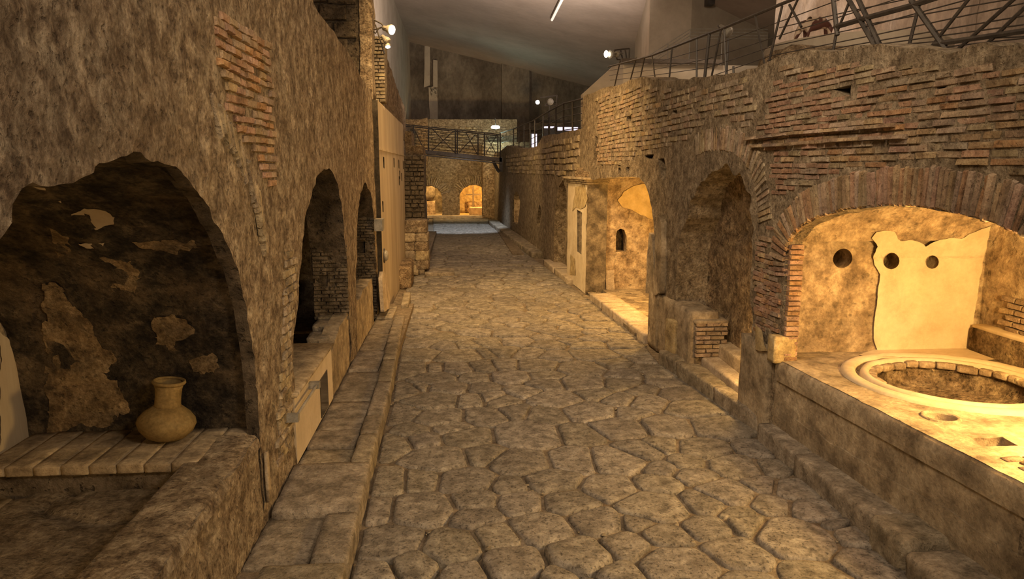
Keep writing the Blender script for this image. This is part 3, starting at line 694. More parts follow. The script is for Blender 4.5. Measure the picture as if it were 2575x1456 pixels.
for r_ in range(6):
    for c_ in range(4):
        p = atX(2525, 735, XI - .02); lst.append(((XI - .01, p.y - .1 - c_ * .21 - (r_ % 2) * .1, p.z - .06 - r_ * .065), (0, 1, 0), (-1, 0, 0), .195, .055, .05, M['brick']))
place_bricks(lst, back_right, 'brick')

# ---- niche interior
yn0, yn1 = niche[0][0] - .25, niche[-1][0] + .35
Gn = np.zeros((50, 60, 3)); th = np.linspace(0, math.pi, 50); zz = np.linspace(0, 3.25, 60)
ym = (yn0 + yn1) / 2; ry = (yn1 - yn0) / 2
for i, t in enumerate(th):
    for j, z in enumerate(zz):
        k = 1 if z < 2.0 else max(0, math.cos(min(1, (z - 2.0) / 1.25) * math.pi / 2)) ** .5
        Gn[i, j] = (float(XR(ym)) + .12 + .42 * math.sin(t) ** .5 * k, ym - math.cos(t) * ry * (.45 + .55 * k), z)
hp = R(1835, 452)
niche_wall = struct(sheet('wall_right_niche', Gn, M['rock'], None, .11, 2.8, 54, flip=True, mask=lambda c: ~((abs(c[:, 1] - hp[0] - .25) < .2) & (abs(c[:, 2] - hp[1]) < .09))), 'rough hollowed ochre rubble niche between doorway and great arch')
# ---- plaster room behind the doorway
YD = R(1479, 700)[0] + .1
dr = room('wall_doorway_room', 3.5, 5.4, 11.3, YD + .35, .1, 2.85, M['plaster_dim'], .03, skip=('back', 'far', 'front')); struct(dr, 'dim room behind the doorway')
sx = [(1480, 760), (1480, 440), (1740, 440), (1740, 760)]
pf = densify(pxy(sx, YD), .12); nh = densify(pxy([(1549, 633), (1575, 633), (1576, 595), (1570, 578), (1560, 575), (1552, 580), (1549, 595)], YD), .06)
pl_wall = struct(panel('wall_doorway_end', pf, [nh], toY(YD), M['plaster_rough'], res=.07, amp=.02, nscale=3, seed=55, hole_depth=.35, cap_mat=M['soot']), 'lit plaster wall with a small arched recess seen through the doorway')
struct(sheet('wall_doorway_back', quadgrid((5.3, 9.9, .1), (5.3, YD + .3, .1), (5.3, YD + .3, 2.9), (5.3, 9.9, 2.9), 30, 20), M['plaster_dim'], None, .02, 2, 56))
hD = lambda x, y: atY(x, y, YD - .01)
patch_on('plaster_layer', [(1556, 505), (1568, 482), (1590, 468), (1620, 460), (1665, 455), (1665, 558), (1640, 552), (1612, 540), (1590, 528), (1565, 522)], hD, M['plaster_ochre'], pl_wall, .03, 62, 5, 3)
patch_on('plaster_layer', [(1524, 735), (1524, 680), (1545, 680), (1545, 735)], hD, M['travertine'], pl_wall, .05, 63, 12, 1)
# ---- lit room far along the right wall
struct(room('wall_window_room', 2.6, 4.4, lit[-1][0] - .6, lit[0][0] + 4.5, .0, 2.6, M['plaster_rough'], .05, skip=('back',)))
struct(room('wall_window_room_rear', 2.6, 4.4, lit[-1][0] - .6, lit[0][0] + 4.5, .0, 2.6, M['plaster_rough'], .05, skip=('back', 'front', 'near', 'top', 'floor')))

# ---- far end of the street
YF = 45.4
fa = pxy([(1042, 547), (1042, 500), (1050, 480), (1066, 468), (1085, 467), (1100, 474), (1109, 486), (1112, 500), (1112, 547)], YF)
fb = pxy([(1156, 547), (1156, 490), (1165, 474), (1180, 466), (1196, 465), (1212, 470), (1224, 480), (1228, 492), (1228, 547)], YF)
fo = densify(pxy([(1000, 552), (1300, 552), (1300, 300), (1000, 300)], YF), .4)
wall_far = struct(panel('wall_far', fo, [densify(fa, .15, .01, 71), densify(fb, .15, .01, 72)], toY(YF), M['mortar'], res=.16, amp=.06, nscale=1.6, seed=73, hole_depth=.6, caps=False), 'far end wall of the street pierced by two orange lit arches')
for arc in (fa, fb):
    c = A(arc[1:-1]); q = smooth_prof(c, 60); d = np.r_[0, np.cumsum(np.hypot(*np.diff(q, axis=0).T))]; tg = np.gradient(q, axis=0); tg /= np.linalg.norm(tg, axis=1)[:, None]; n2 = np.stack([-tg[:, 1], tg[:, 0]], 1)
    if n2[30, 1] < 0: n2 = -n2
    t = .3; lst = []
    while t < d[-1] - .3:
        x = np.interp(t, d, q[:, 0]); z = np.interp(t, d, q[:, 1]); nx = np.interp(t, d, n2[:, 0]); nz = np.interp(t, d, n2[:, 1])
        if nz > .1: lst.append(((x + nx * .3, YF - .02, z + nz * .3), (nx, 0, nz), (0, -1, 0), .58, .085, .09, M['tufello']))
        t += .105
    place_bricks(lst, wall_far, 'arch_brick')
lst = []
for r_ in range(9):
    for c_ in range(14):
        if random.random() < .85: lst.append(((-2.6 + c_ * .42 + (r_ % 2) * .2, YF - .03, 4.2 + r_ * .16), (1, 0, 0), (0, -1, 0), random.uniform(.3, .4), .13, .09, M['tufello']))
place_bricks(lst, wall_far, 'tuff_block')
struct(room('wall_far_room_right', pxy([(1145, 540)], YF)[0][0], 3.0, YF + .5, YF + 5.5, 0.02, 3.2, M['plaster_yellow'], .04, skip=('near',)), 'orange room behind the right far arch')
struct(room('wall_far_room_left', -4.2, pxy([(1120, 540)], YF)[0][0], YF + .5, YF + 5.5, 0.02, 3.2, M['plaster_dim'], .04, skip=('near',)), 'room behind the left far arch')
# steps before the far arches
o = rblock('trim_1', (4.9, .8, .17), M['travertine'], (.25, YF - .75, 0), 0, None, 10, .05, .02, 3); struct(o, 'pale stone step in front of the far arches')

# ---- modern concrete shell
YC = 49.0
cl = densify(pxy([(1020, 420), (1700, 420), (1700, 60), (1020, 60)], YC), 1.2)
wall_shell = struct(panel('wall_back', cl, [], toY(YC), M['concrete_dark'], res=.6, amp=.03, nscale=.6, seed=81), 'tall stained dark concrete wall closing the hall at the back')
p0, p1 = atY(1262, 300, YC - .5), atY(1331, 300, YC - .5)
MB().box((p0.x, YC - .5, 4.5), (p1.x, YC, 12)).build('pilaster', M['concrete_dark'], wall_shell)
p0, p1 = atY(1102, 308, YC - .9), atY(1262, 300, YC - .9)
MB().box((p0.x, YC - .9, p0.z - .45), (p1.x + 4, YC, p0.z)).build('ledge_beam', M['concrete_dark'], wall_shell)
hS = lambda x, y: atY(x, y, YC - .06)
for q, pp in enumerate([[(1068, 115), (1082, 116), (1081, 215), (1066, 220)], [(1089, 150), (1100, 152), (1100, 245), (1085, 250), (1080, 220), (1089, 218)], [(1078, 220), (1100, 220), (1101, 300), (1080, 300)]]):
    patch_on('pale_repair', pp, hS, M['concrete_pale'], wall_shell, .05, q + 80, 20, 1)
# ceiling: a plane that falls from left to right
c1, c2, c3 = atY(1030, 106, YC), atY(1470, 214, YC), None
slope = (c2.z - c1.z) / (c2.x - c1.x)
XW = c1.x
zc = lambda x: c1.z + slope * (x - XW)
Gc = quadgrid((XW - .4, 6, zc(XW - .4)), (XW - .4, YC + .3, zc(XW - .4)), (16, YC + .3, zc(16)), (16, 6, zc(16)), 50, 30)
struct(sheet('ceiling', Gc, M['ceiling'], None, .01, .3, 82, flip=False), 'sloping rendered grey ceiling of the modern hall')
Gm = quadgrid((XW, 12.5, 3.6), (XW, YC + .2, 3.6), (XW, YC + .2, 14), (XW, 12.5, 14), 40, 24)
struct(sheet('wall_left_modern', Gm, M['concrete_pale'], None, .01, .5, 83), 'tall pale modern wall above the ancient left wall')
# ---- ancient masonry above and behind the left wall
YB = topL[0][0] + .25
bp = pxy([(760, 260), (907, 260), (908, -60), (700, -60), (700, 100)], YB)
wu = struct(panel('wall_upper_left', densify(bp, .15, .02, 84), [], toY(YB), M['tuff_dark'], res=.12, amp=.04, nscale=3, seed=84, depth=.6), 'dark block masonry cross wall rising above the left wall')
lst = []
z = bp[0][1]; row = 0
while z < bp[2][1]:
    x = bp[1][0] - .02 - (row % 2) * .18; hh = random.uniform(.26, .34)
    while x > bp[3][0] + .2:
        ln = random.uniform(.35, .6); lst.append(((x - ln / 2, YB - .02, z + hh / 2), (1, 0, 0), (0, -1, 0), ln - .025, hh - .025, random.uniform(.06, .09), M['tuff_dark'])); x -= ln
    z += hh; row += 1
place_bricks(lst, wu, 'stone_block')
cp = pxy([(905, 250), (938, 250), (932, -60), (904, -60)], YB - .08)
pr_ = panel('plaster_edge', densify(cp, .12, .02, 85), [], toY(YB - .08), M['tuff'], wu, res=.08, amp=.03, nscale=5, seed=85, depth=.5)
YP = 15.9
pp = pxy([(930, 255), (966, 255), (966, 92), (930, 92)], YP)
wp = struct(panel('wall_upper_pier', densify(pp, .1, .015, 86), [], toY(YP), M['mortar'], res=.08, amp=.03, nscale=4, seed=86, depth=.7), 'warm lit brick pier above the concrete panel')
(xa, za), (xb, zb) = pp[0], pp[2]; lst = []; z = za + .02; row = 0
while z < zb:
    x = xa - (row % 2) * .1
    while x < xb - .03:
        e = min(x + random.uniform(.16, .24), xb); lst.append((((max(x, xa) + e) / 2, YP - .01, z), (1, 0, 0), (0, -1, 0), e - max(x, xa) - .012, .06, .05, M['tufello'])) if e - max(x, xa) > .04 else None
        x = e
    z += .075; row += 1
place_bricks(lst, wp, 'brick')
XU = -1.78
hU = lambda x, y: (lambda p: (p.y, p.z))(plane(x, y, (1, 0, 0), XU))
uo = [hU(*p) for p in [(962, 250), (962, 118), (975, 150), (990, 195), (1005, 240), (1018, 272), (1020, 330)]]
uo[0] = (uo[1][0], 4.0); uo[-1] = (uo[-2][0] + .5, 4.0)
struct(panel('wall_upper_far_left', densify(uo, .2, .03, 87), [], lambda u, v, w_: np.stack([XU + w_, u, v], 1), M['rock'], res=.12, amp=.05, nscale=2.4, seed=87, depth=.5), 'sunken rubble wall receding above the concrete panel')
# ---- modern concrete panel on the left
XP = -1.5
hP = lambda x, y: (lambda p: (p.y, p.z))(plane(x, y, (1, 0, 0), XP))
y0 = hP(957, 500)[0]; y1 = hP(1018, 500)[0]; z1 = hP(957, 258)[1]; z2 = hP(1018, 318)[1]
sl = [hP(*p) for p in [(965, 408), (991, 410), (1003, 413), (1014, 415), (1005, 440), (1010, 445), (963, 520), (1004, 455)]]
hl = [densify([(a - .12, b + .13), (a + .12, b + .1), (a + .12, b - .12), (a - .12, b - .1)], .1, .02, 88 + i) for i, (a, b) in enumerate(sl)]
po = [(y0, 0.0), (y1, 0.0), (y1, z2), (y0, z1)]
cpan = struct(panel('wall_concrete_panel', densify(po, .3), hl, lambda u, v, w_: np.stack([XP + w_, u, v], 1), M['concrete'], res=.2, amp=.008, nscale=1, seed=89, depth=.5, hole_depth=.25, cap_mat=M['hole_shade'], strip_mat=M['hole_shade']), 'smooth upright modern concrete wall section along the left side')
MB().box((XP - .02, y0 + .02, hP(957, 378)[1]), (XP + .015, y1, hP(957, 378)[1] + .035)).build('joint_strip', M['concrete'], cpan)
# ---- rubble pier at the far left
YQ = 21.6
qp = pxy([(1019, 690), (1066, 690), (1066, 388), (1019, 388)], YQ)
wq = struct(panel('wall_rubble_pier', densify(qp, .15, .02, 90), [], toY(YQ), M['tuff_dark'], res=.09, amp=.07, nscale=3.4, seed=90, depth=1.6), 'dark rubble pier at the left before the far arches')
(xa, za), (xb, zb) = qp[0], qp[2]; lst = []; z = za + .06
while z < zb - .05:
    hh = random.uniform(.10, .17); x = xa
    while x < xb - .06:
        e = min(x + random.uniform(.16, .34), xb); lst.append((((x + e) / 2, YQ - .02, z + hh / 2), (1, 0, 0), (0, -1, 0), e - x - .02, hh - .02, random.uniform(.05, .11), M['tuff_dark'])); x = e
    z += hh
place_bricks(lst, wq, 'rubble_stone')
qp2 = pxy([(1012, 395), (1030, 395), (1030, 300), (1012, 300)], YQ + .2)
struct(panel('wall_pier_stub', densify(pxy([(1019, 392), (1064, 392), (1064, 366), (1036, 366), (1034, 330), (1019, 330)], YQ + .4), .12, .03, 91), [], toY(YQ + .4), M['rock'], res=.1, amp=.05, nscale=3, seed=91, depth=1.5), 'weathered stub of masonry on top of the rubble pier')
struct(panel('wall_left_far', [(23, 0), (45.4, 0), (45.4, 5.2), (23, 4.6)], [], lambda u, v, w_: np.stack([-2.3 + w_, u, v], 1), M['rock'], res=.2, amp=.08, nscale=1.2, seed=93), 'rubble wall along the far left of the street')
# masonry behind the bridge, left and centre
struct(panel('wall_far_upper', densify(pxy([(1010, 420), (1075, 420), (1075, 296), (1040, 300), (1010, 298)], 43.5), .3, .05, 92), [], toY(43.5), M['rock'], res=.16, amp=.08, nscale=1.5, seed=92, depth=1.0), 'broken masonry rising behind the left end of the footbridge')
# ================================================================== PAVING
seeds = [(972,1212,79,75),(1056,1208,79,54),(1170,1208,141,54),(950,1283,83,70),(1062,1279,141,95),(1183,1258,125,46),(1191,1297,120,42),(979,1362,175,83),(1137,1374,112,116),(1247,1352,90,75),(1045,1420,104,66),(933,1445,116,50),(1170,1441,95,50),(1293,1416,156,88),
(1104,1150,140,60),(1216,1141,80,60),(975,1120,80,75),(1062,1108,90,38),(1174,1100,130,42),(993,1041,70,62),(1041,1083,62,33),(1108,1050,116,40),(1133,1073,108,26),(1216,1048,90,40),(1091,1004,133,40),(1187,1004,66,34),(1241,1000,70,36),(1008,983,54,58),(1062,975,40,20),(1128,975,100,34),(1099,950,96,28),(1207,975,66,21),(1191,950,76,21),(1029,929,80,40),(1091,927,42,24),(1153,925,84,26),(1224,920,58,50),(1155,893,100,30),(1053,889,96,26),(1124,869,50,20),(1174,866,62,18),(1050,862,84,20),(1228,887,50,20),(1220,860,60,20),
(1371,1325,145,83),(1317,1263,104,55),(1288,1219,68,40),(1392,1206,150,60),(1434,1263,130,78),(1491,1307,115,86),(1454,1396,156,93),(1532,1227,120,78),(1576,1370,90,85),(1641,1271,187,75),(1605,1312,104,30),(1652,1219,130,42),(1672,1344,115,60),(1704,1422,225,88),(1560,1447,120,40),(1317,1162,135,75),(1444,1157,145,68),(1543,1157,130,80),(1330,1095,180,60),(1460,1092,93,60),(1558,1076,145,56),(1610,1131,105,55),(1660,1120,85,48),(1662,1180,72,30),(1766,1128,125,52),(1730,1160,82,30),(1750,1198,80,45),(1823,1237,140,62),(1849,1172,120,55),(1766,1261,95,70),(1776,1328,95,58),(1854,1290,60,40),(1885,1318,80,56),(1849,1385,140,62),(1678,1071,130,62),(1797,1074,125,58),(1735,1027,120,44),(1584,1040,72,30),(1480,1035,125,52),(1558,1004,58,30),(1636,1014,84,36),(1709,990,98,32),(1678,962,82,23),(1620,980,68,25),(1496,990,78,26),(1397,1003,115,42),(1376,1042,105,42),(1301,1037,68,32),(1252,1003,76,32),(1319,985,82,26),(1376,965,88,26),(1465,962,125,31),(1563,965,78,28),(1573,939,76,23),(1657,941,82,20),(1460,926,135,31),(1376,944,88,20),(1350,918,115,28),(1283,947,98,26),(1257,918,92,30),(1626,926,70,20),(1543,913,88,20),(1496,892,118,26),(1397,897,76,20),(1325,889,66,20),(1262,884,80,24),(1589,884,76,18),(1574,869,90,18),(1483,869,70,18),(2050,1286,117,50),(2001,1350,216,85),(2163,1354,117,68),(2199,1418,250,62),(1938,1268,85,44),(1915,1219,60,40),(1996,1232,80,50),(2060,1450,150,50),(1400,1450,90,40),(1900,1130,70,34),(1930,1175,60,34),(2100,1320,60,40)]
cellsX, cellsR, cellsA = [], [], []
for (cx_, cy_, w_, h_) in seeds:
    p = atZ(cx_, cy_); a = atZ(cx_ - w_ / 2, cy_); b = atZ(cx_ + w_ / 2, cy_); c = atZ(cx_, cy_ - h_ / 2); d = atZ(cx_, cy_ + h_ / 2)
    rx, ry = (b - a).length / 2, (c - d).length / 2
    cellsX.append((p.x, p.y)); cellsR.append(math.sqrt(rx * ry)); 
KL = [(2.0, -.80), (4.96, -.83), (6.75, -.87), (9.25, -.90), (12.0, -1.0), (16.2, -1.12), (17.0, -1.35), (19.5, -1.35), (21.5, -1.05), (24, -.95), (32, -1.1), (45, -1.6)]
KR = [(2.0, 3.44), (4.64, 3.38), (7.4, 3.35), (7.9, 3.46), (10.74, 3.12), (12.35, 3.25), (16.4, 3.03), (19.5, 2.86), (21.5, 2.72), (25.2, 2.48), (39.1, 1.72), (45, 1.9)]
kl = lambda y: float(np.interp(y, *zip(*KL))); kr = lambda y: float(np.interp(y, *zip(*KR)))
rng = random.Random(11)
fill_lo = atZ(1400, 862).y
tries = 0
while tries < 60000 and len(cellsX) < 1500:
    tries += 1
    y = rng.uniform(2.9, 44.4); x = rng.uniform(kl(y) + .12, kr(y) - .12); r = rng.choice([.2, .24, .27, .3, .33]) * (1.0 if y < 20 else 1.1)
    PX = np.array(cellsX); PR = np.array(cellsR); d = np.hypot((PX[:, 0] - x) * .9, PX[:, 1] - y)
    lim = (PR + r) * (.98 if y > fill_lo else 1.05)
    if (d > lim * .93).all(): cellsX.append((x, y)); cellsR.append(r)
PX = np.array(cellsX); PR = np.array(cellsR)
def clip(poly, a, b, c):           # keep a*x+b*y<=c
    out = []; n = len(poly)
    for i in range(n):
        p, q = poly[i], poly[(i + 1) % n]; fp, fq = a * p[0] + b * p[1] - c, a * q[0] + b * q[1] - c
        if fp <= 0: out.append(p)
        if (fp < 0) != (fq < 0) and fp != fq:
            t = fp / (fp - fq); out.append((p[0] + (q[0] - p[0]) * t, p[1] + (q[1] - p[1]) * t))
    return out
def chaikin(P, n):
    for _ in range(n):
        Q = []
        for i in range(len(P)):
            a, b = P[i], P[(i + 1) % len(P)]; Q += [(a[0] * .78 + b[0] * .22, a[1] * .78 + b[1] * .22), (a[0] * .22 + b[0] * .78, a[1] * .22 + b[1] * .78)]
        P = Q
    return P
def stone_mesh(poly, hgt, tilt, seed, fine):
    """domed worn polygon: outer skirt, rounded shoulder, crown"""
    P = np.array(poly); c = P.mean(0); V = []; n = len(P)
    rings = [(1.0, -.07), (.985, -.012), (.94, .55), (.84, .92), (.5, 1.0)] if fine else [(1.0, -.06), (.97, .1), (.86, .95)]
    rad = np.linalg.norm(P - c, axis=1).mean()
    for s, h in rings:
        off = (1 - s) * min(rad, .28) / rad
        Q = c + (P - c) * (1 - off if s > .8 else s)
        for x, y in Q:
            z = h if h < 0 else hgt * h
            V.append((x, y, z))
    V.append((c[0], c[1], hgt * 1.04)); V = np.array(V)
    top = V[:, 2] > 0.0
    V[top, 2] += (V[top, 0] - c[0]) * tilt[0] + (V[top, 1] - c[1]) * tilt[1] + .016 * fbm(V[top], 3.2, 4, seed)
    k = len(rings); Fc = []
    for r in range(k - 1):
        for i in range(n): Fc.append((r * n + i, r * n + (i + 1) % n, (r + 1) * n + (i + 1) % n, (r + 1) * n + i))
    for i in range(n): Fc.append(((k - 1) * n + i, (k - 1) * n + (i + 1) % n, k * n))
    return V, Fc
stones = []
for i in range(len(PX)):
    x, y = PX[i]; r = PR[i]; d2 = np.hypot(PX[:, 0] - x, PX[:, 1] - y); nb = np.where((d2 < 2.2) & (d2 > 1e-6))[0]
    R0 = min(1.0, r * 1.75); poly = [(x + R0 * math.cos(t * math.pi / 5), y + R0 * math.sin(t * math.pi / 5)) for t in range(10)]
    for j in nb:
        dx, dy = PX[j] - PX[i]; D = math.hypot(dx, dy); s = (D * D + r * r - PR[j] ** 2) / (2 * D); s = min(max(s, D * .25), D * .75)
        gap = rng.uniform(.008, .017); poly = clip(poly, dx / D, dy / D, x * dx / D + y * dy / D + s - gap)
        if len(poly) < 3: break
    if len(poly) < 3: continue
    # kerb lines
    xl, xr = kl(y) + .015, kr(y) - .02
    sl_ = (kl(y + .3) - kl(y - .3)) / .6; sr_ = (kr(y + .3) - kr(y - .3)) / .6
    poly = clip(poly, -1, sl_, -xl + sl_ * y); poly = clip(poly, 1, -sr_, xr - sr_ * y) if len(poly) >= 3 else poly
    if len(poly) < 3: continue
    q = []
    for p in poly:
        if not q or math.hypot(p[0] - q[-1][0], p[1] - q[-1][1]) > .04: q.append(p)
    if len(q) < 3: continue
    near = y < 9
    P = densify(q, .14, .012, i); P = chaikin(P, 2 if y < 11 else 1)
    if y > 16: P = P[::2]
    area = abs(sum(P[a][0] * P[a - 1][1] - P[a - 1][0] * P[a][1] for a in range(len(P)))) / 2
    if area < .012: continue
    hg = rng.uniform(.03, .055) if (y < 5.3 and x < 1.3) else rng.uniform(.012, .026)
    tl = (rng.uniform(-.05, .05), rng.uniform(-.05, .05)) if (y < 5.3 and x < 1.3) else (rng.uniform(-.022, .022), rng.uniform(-.022, .022))
    stones.append((area / (y * y * math.hypot(y, 3)), P, hg, tl, i, y))
stones.sort(key=lambda s: -s[0])
rest = MB()
for q, (a, P, hg, tl, i, y) in enumerate(stones):
    V, Fc = stone_mesh(P, hg, tl, i, y < 11)
    if q < 300: meshobj('paving_stone', V.tolist(), Fc, M['basalt'], floor)
    else: rest.add(V.tolist(), Fc)
o = rest.build('paving_stone_mass', M['basalt'], floor, True); o['kind'] = 'stuff'
pb = MB(); rr = random.Random(5)
for _ in range(420):                                    # small chinking pebbles lost in the joints
    y = 3 + 9 * rr.random() ** 1.3; x = rr.uniform(kl(y), kr(y)); d = np.hypot(PX[:, 0] - x, PX[:, 1] - y) - PR; s = np.sort(d)
    if s[0] < -.02: continue
    r = rr.uniform(.008, .022); V, Fc = rbox_raw(1); S = A([r * rr.uniform(.8, 1.5), r, r * .7]); pb.add((V * S * (1 - .25 * np.abs(V).sum(1)[:, None] / 3) + A([x, y, -.004])).tolist(), Fc)
o = pb.build('joint_pebbles', M['kerb'], floor, True); o['kind'] = 'stuff'

# ---- left pavement: base, kerb stones and slabs
ZS = .19
side = struct(MB().box((-1.62, 2.4, -.05), (-.98, 15.4, .12)).build('trim_2', M['dirt']), 'raised pavement of worn slabs along the foot of the left wall')
eb = [1640, 1530, 1412, 1288, 1166, 1092, 1046, 960, 905, 862, 822, 796]
ey = [atZ(920, v, ZS).y for v in eb]
for k in range(len(ey) - 1):
    a, b = ey[k], ey[k + 1]; ym_ = (a + b) / 2; xk = kl(ym_); wide = k == 3
    wk = {3: .72, 2: .27, 1: .6}.get(k, .2)
    o = rblock('kerb_stone', (wk, b - a - .015, .27 + (.02 if wide else 0)), M['kerb'], (xk - wk / 2 - .005, ym_, -.06), math.atan(-(kl(b) - kl(a)) / (b - a)) * -1 * -1, side, 8, .035, .016, k + 1, 4.5)
sb = [1640, 1530, 1412, 1288, None, 1166, 1120, 1078, 1005, 930, 880, 838, 800, 770]
sy = [atZ(800, v, ZS).y if v else None for v in sb]
for k in range(len(sy) - 1):
    if sy[k] is None or sy[k + 1] is None or k == 1: continue
    a, b = sy[k], sy[k + 1]; x1 = kl((a + b) / 2) - (.285 if k == 2 else .215); x0 = -1.6
    rblock('pavement_slab', (x1 - x0 - .01, b - a - .02, .2 - .012 * (k % 3)), M['kerb'], ((x0 + x1) / 2, (a + b) / 2, -.02), 0, side, 7, .025, .014, 40 + k, 4)
# later pieces of the pavement
p = atZ(1012, 790); rblock('kerb_stone', (.16, 1.5, .26), M['kerb'], (-1.16, 15.6, -.04), .03, side, 7, .03, .015, 61)
far_side = struct(rblock('trim_3', (.42, 9.5, .2), M['kerb'], (-1.2, 28.6, -.03), 0.0, None, 12, .03, .02, 62), 'narrow far stretch of pavement at the left before the far arches')
tag(rblock('stone_slab', (.85, 1.1, .13), M['kerb'], (-.55, 20.7, -.02), 0.02, None, 8, .03, .012, 63), 'flat worn stone slab lying in the roadway beside the rubble stack', 'slab')
# ---- right kerbs
rk = struct(MB().box((3.44, 2.4, -.05), (3.72, 7.35, .1)).build('trim_4', M['dirt']), 'row of heavy kerb stones in front of the great arch counter')
kb = [(2020, 1120), (2210, 1290), (2290, 1345), (2420, 1470)]
yy = [7.42, 6.55, 5.18, 4.72, 4.1, 3.3]
for k, (a, b) in enumerate(zip(yy[:-1], yy[1:])):
    ymid = (a + b) / 2; x0 = kr(ymid) - .05; x1 = float(XR(ymid)) + .02; wk = x1 - x0 + (.12 if k in (2, 3) else .04)
    rblock('kerb_stone', (wk, a - b - .02, .27 + (.05 if k == 2 else 0)), M['kerb'], (x0 + wk / 2 - (.05 if k in (2, 3) else 0), ymid, -.06), .015, rk, 9, .06 if k in (2, 3) else .035, .02 if k not in (2, 3) else .04, 70 + k, 4.0)
ks = struct(MB().box((3.5, 7.9, -.05), (3.62, 9.5, .1)).build('trim_5', M['dirt']), 'long kerb in front of the steps to the niche')
a = atZ(1655, 882, .2); b = atZ(1905, 1050, .2)
ang = math.atan2(b.y - a.y, b.x - a.x); n_ = Vector((-math.sin(ang), math.cos(ang), 0)); n_ = n_ if n_.x > 0 else -n_
cuts = [0, .22, .62, 1.0]
for k in range(3):
    p = a.lerp(b, cuts[k]); q = a.lerp(b, cuts[k + 1]); c = (p + q) / 2 + n_ * .15
    rblock('kerb_stone', ((q - p).length - .015, .3, .28), M['kerb'], (c.x, c.y, -.06), ang, ks, 9, .035, .018, 80 + k, 4)
# doorway threshold
th = struct(MB().box((3.15, 12.4, -.05), (3.6, 16.4, .08)).build('trim_6', M['dirt']), 'pale threshold slabs in front of the lit doorway')
a = atZ(1482, 738, .14); b = atZ(1612, 838, .14); ang = math.atan2(b.y - a.y, b.x - a.x); n_ = Vector((-math.sin(ang), math.cos(ang), 0)); n_ = n_ if n_.x > 0 else -n_
cuts = [0, .28, .5, .78, 1.04]
for k in range(4):
    p = a.lerp(b, cuts[k]); q = a.lerp(b, cuts[k + 1]); c = (p + q) / 2 + n_ * .27
    rblock('threshold_slab', ((q - p).length - .012, .54, .2), M['travertine'], (c.x, c.y, -.05), ang, th, 6, .015, .008, 90 + k, 4)
MB().box((3.5, 11.3, 0), (5.4, 17, .1)).build('doorway_floor', M['dirt'], th)
th2 = struct(MB().box((2.98, 20.0, -.05), (3.2, 23.5, .08)).build('trim_7', M['dirt']), 'short pale threshold beyond the white pilaster')
for k, (px_, py_, qx, qy) in enumerate([(1366, 652, 1393, 674), (1393, 674, 1428, 702)]):
    a, b = atZ(px_, py_, .13), atZ(qx, qy, .13); c = (a + b) / 2; rblock('threshold_slab', ((b - a).length - .02, .5, .18), M['travertine'], (c.x + .24, c.y, -.04), math.atan2(b.y - a.y, b.x - a.x), th2, 6, .02, .01, 95 + k)
fk = struct(MB().box((1.9, 25, -.05), (2.3, 38, .06)).build('trim_8', M['dirt']), 'rough kerb along the far right wall')
yk = 24.2
while yk < 39:
    ln = rng.uniform(1.1, 2.0); x = kr(yk + ln / 2); rblock('kerb_stone', (.55, ln - .06, .24), M['kerb'], (x + .25, yk + ln / 2, -.05), .054, fk, 6, .05, .025, int(yk * 10)); yk += ln

# ================================================================== LEFT SIDE THINGS
# shop counter (front wall flush with the house front)
ZC = .925
cnt = empty('shop_counter', (-1.6, 3.6, 0)); tag(cnt, 'low L-shaped masonry counter with worn plastered top filling the left foreground arch', 'counter')
def child(o, par):
    o.parent = par; o.matrix_parent_inverse = par.matrix_world.inverted() if False else Matrix.Translation(-Vector(par.location)); return o
fo = densify([(1.45, 0), (yj - .02, 0), (yj - .02, ZC - .02), (1.45, ZC - .05)], .06, .012, 101)
child(panel('counter_front', fo, [], lambda u, v, w_: np.stack([XL + .0 + w_, u, v], 1), M['tuff'], res=.05, log=.008, amp=.035, nscale=2.6, seed=102, depth=.1), cnt)
G = np.zeros((60, 14, 3)); ys_ = np.linspace(1.4, yj, 60); 
pf_ = [(-1.585, ZC - .10), (-1.60, ZC - .045), (-1.63, ZC - .012), (-1.68, ZC), (-1.74, ZC), (-1.8, ZC), (-1.86, ZC), (-1.91, ZC), (-1.95, ZC), (-1.98, ZC - .004), (-1.995, ZC - .02), (-2.0, ZC - .06), (-2.0, ZC - .12), (-2.0, ZC - .3)]
G[:, :, 1] = ys_[:, None]; G[:, :, 0] = A([a for a, b in pf_])[None]; G[:, :, 2] = A([b for a, b in pf_])[None]
child(sheet('counter_top', G, M['tuff'], None, .014, 4.5, 103), cnt)
yb0 = 5.03
for k in range(9):
    x0, x1 = -3.4 + k * .19, -3.4 + (k + 1) * .19 - .006
    child(rblock('bench_slab', (x1 - x0, yj - yb0 + .20, .07 + .006 * (k % 2)), M['plaster_dim'], ((x0 + x1) / 2, (yj + yb0) / 2 + .09, ZC - .075), 0, None, 5, .008, .006, 110 + k), cnt)
child(MB().box((-3.44, yb0 + .05, 0), (-1.98, yj + .1, ZC - .07)).build('bench_body', M['tuff_dark']), cnt)
child(rblock('bench_return', (.32, 2.6, .72), M['plaster_dim'], (-3.3, 3.7, 0), 0, None, 8, .05, .02, 121), cnt)
fl = quadgrid((-3.45, 1.2, .70), (-3.45, yb0 + .1, .70), (-1.97, yb0 + .1, .70), (-1.97, 1.2, .70), 60, 30)
G = A(fl); cr = np.abs(fbm(G.reshape(-1, 3), 1.6, 2, 122)).reshape(60, 30); G[:, :, 2] -= .05 * np.exp(-(cr / .06) ** 2)
struct(sheet('floor_left_shop', G, M['mortar'], None, .02, 3, 123, flip=True), 'cracked sunken floor inside the left shop')
# vertical clay pipe chase
child(rblock('plaster_strip', (.03, .07, .42), M['plaster_dim'], (-1.565, L(662, 1200)[0], .33), 0, None, 4, .01, .006, 125), cnt)
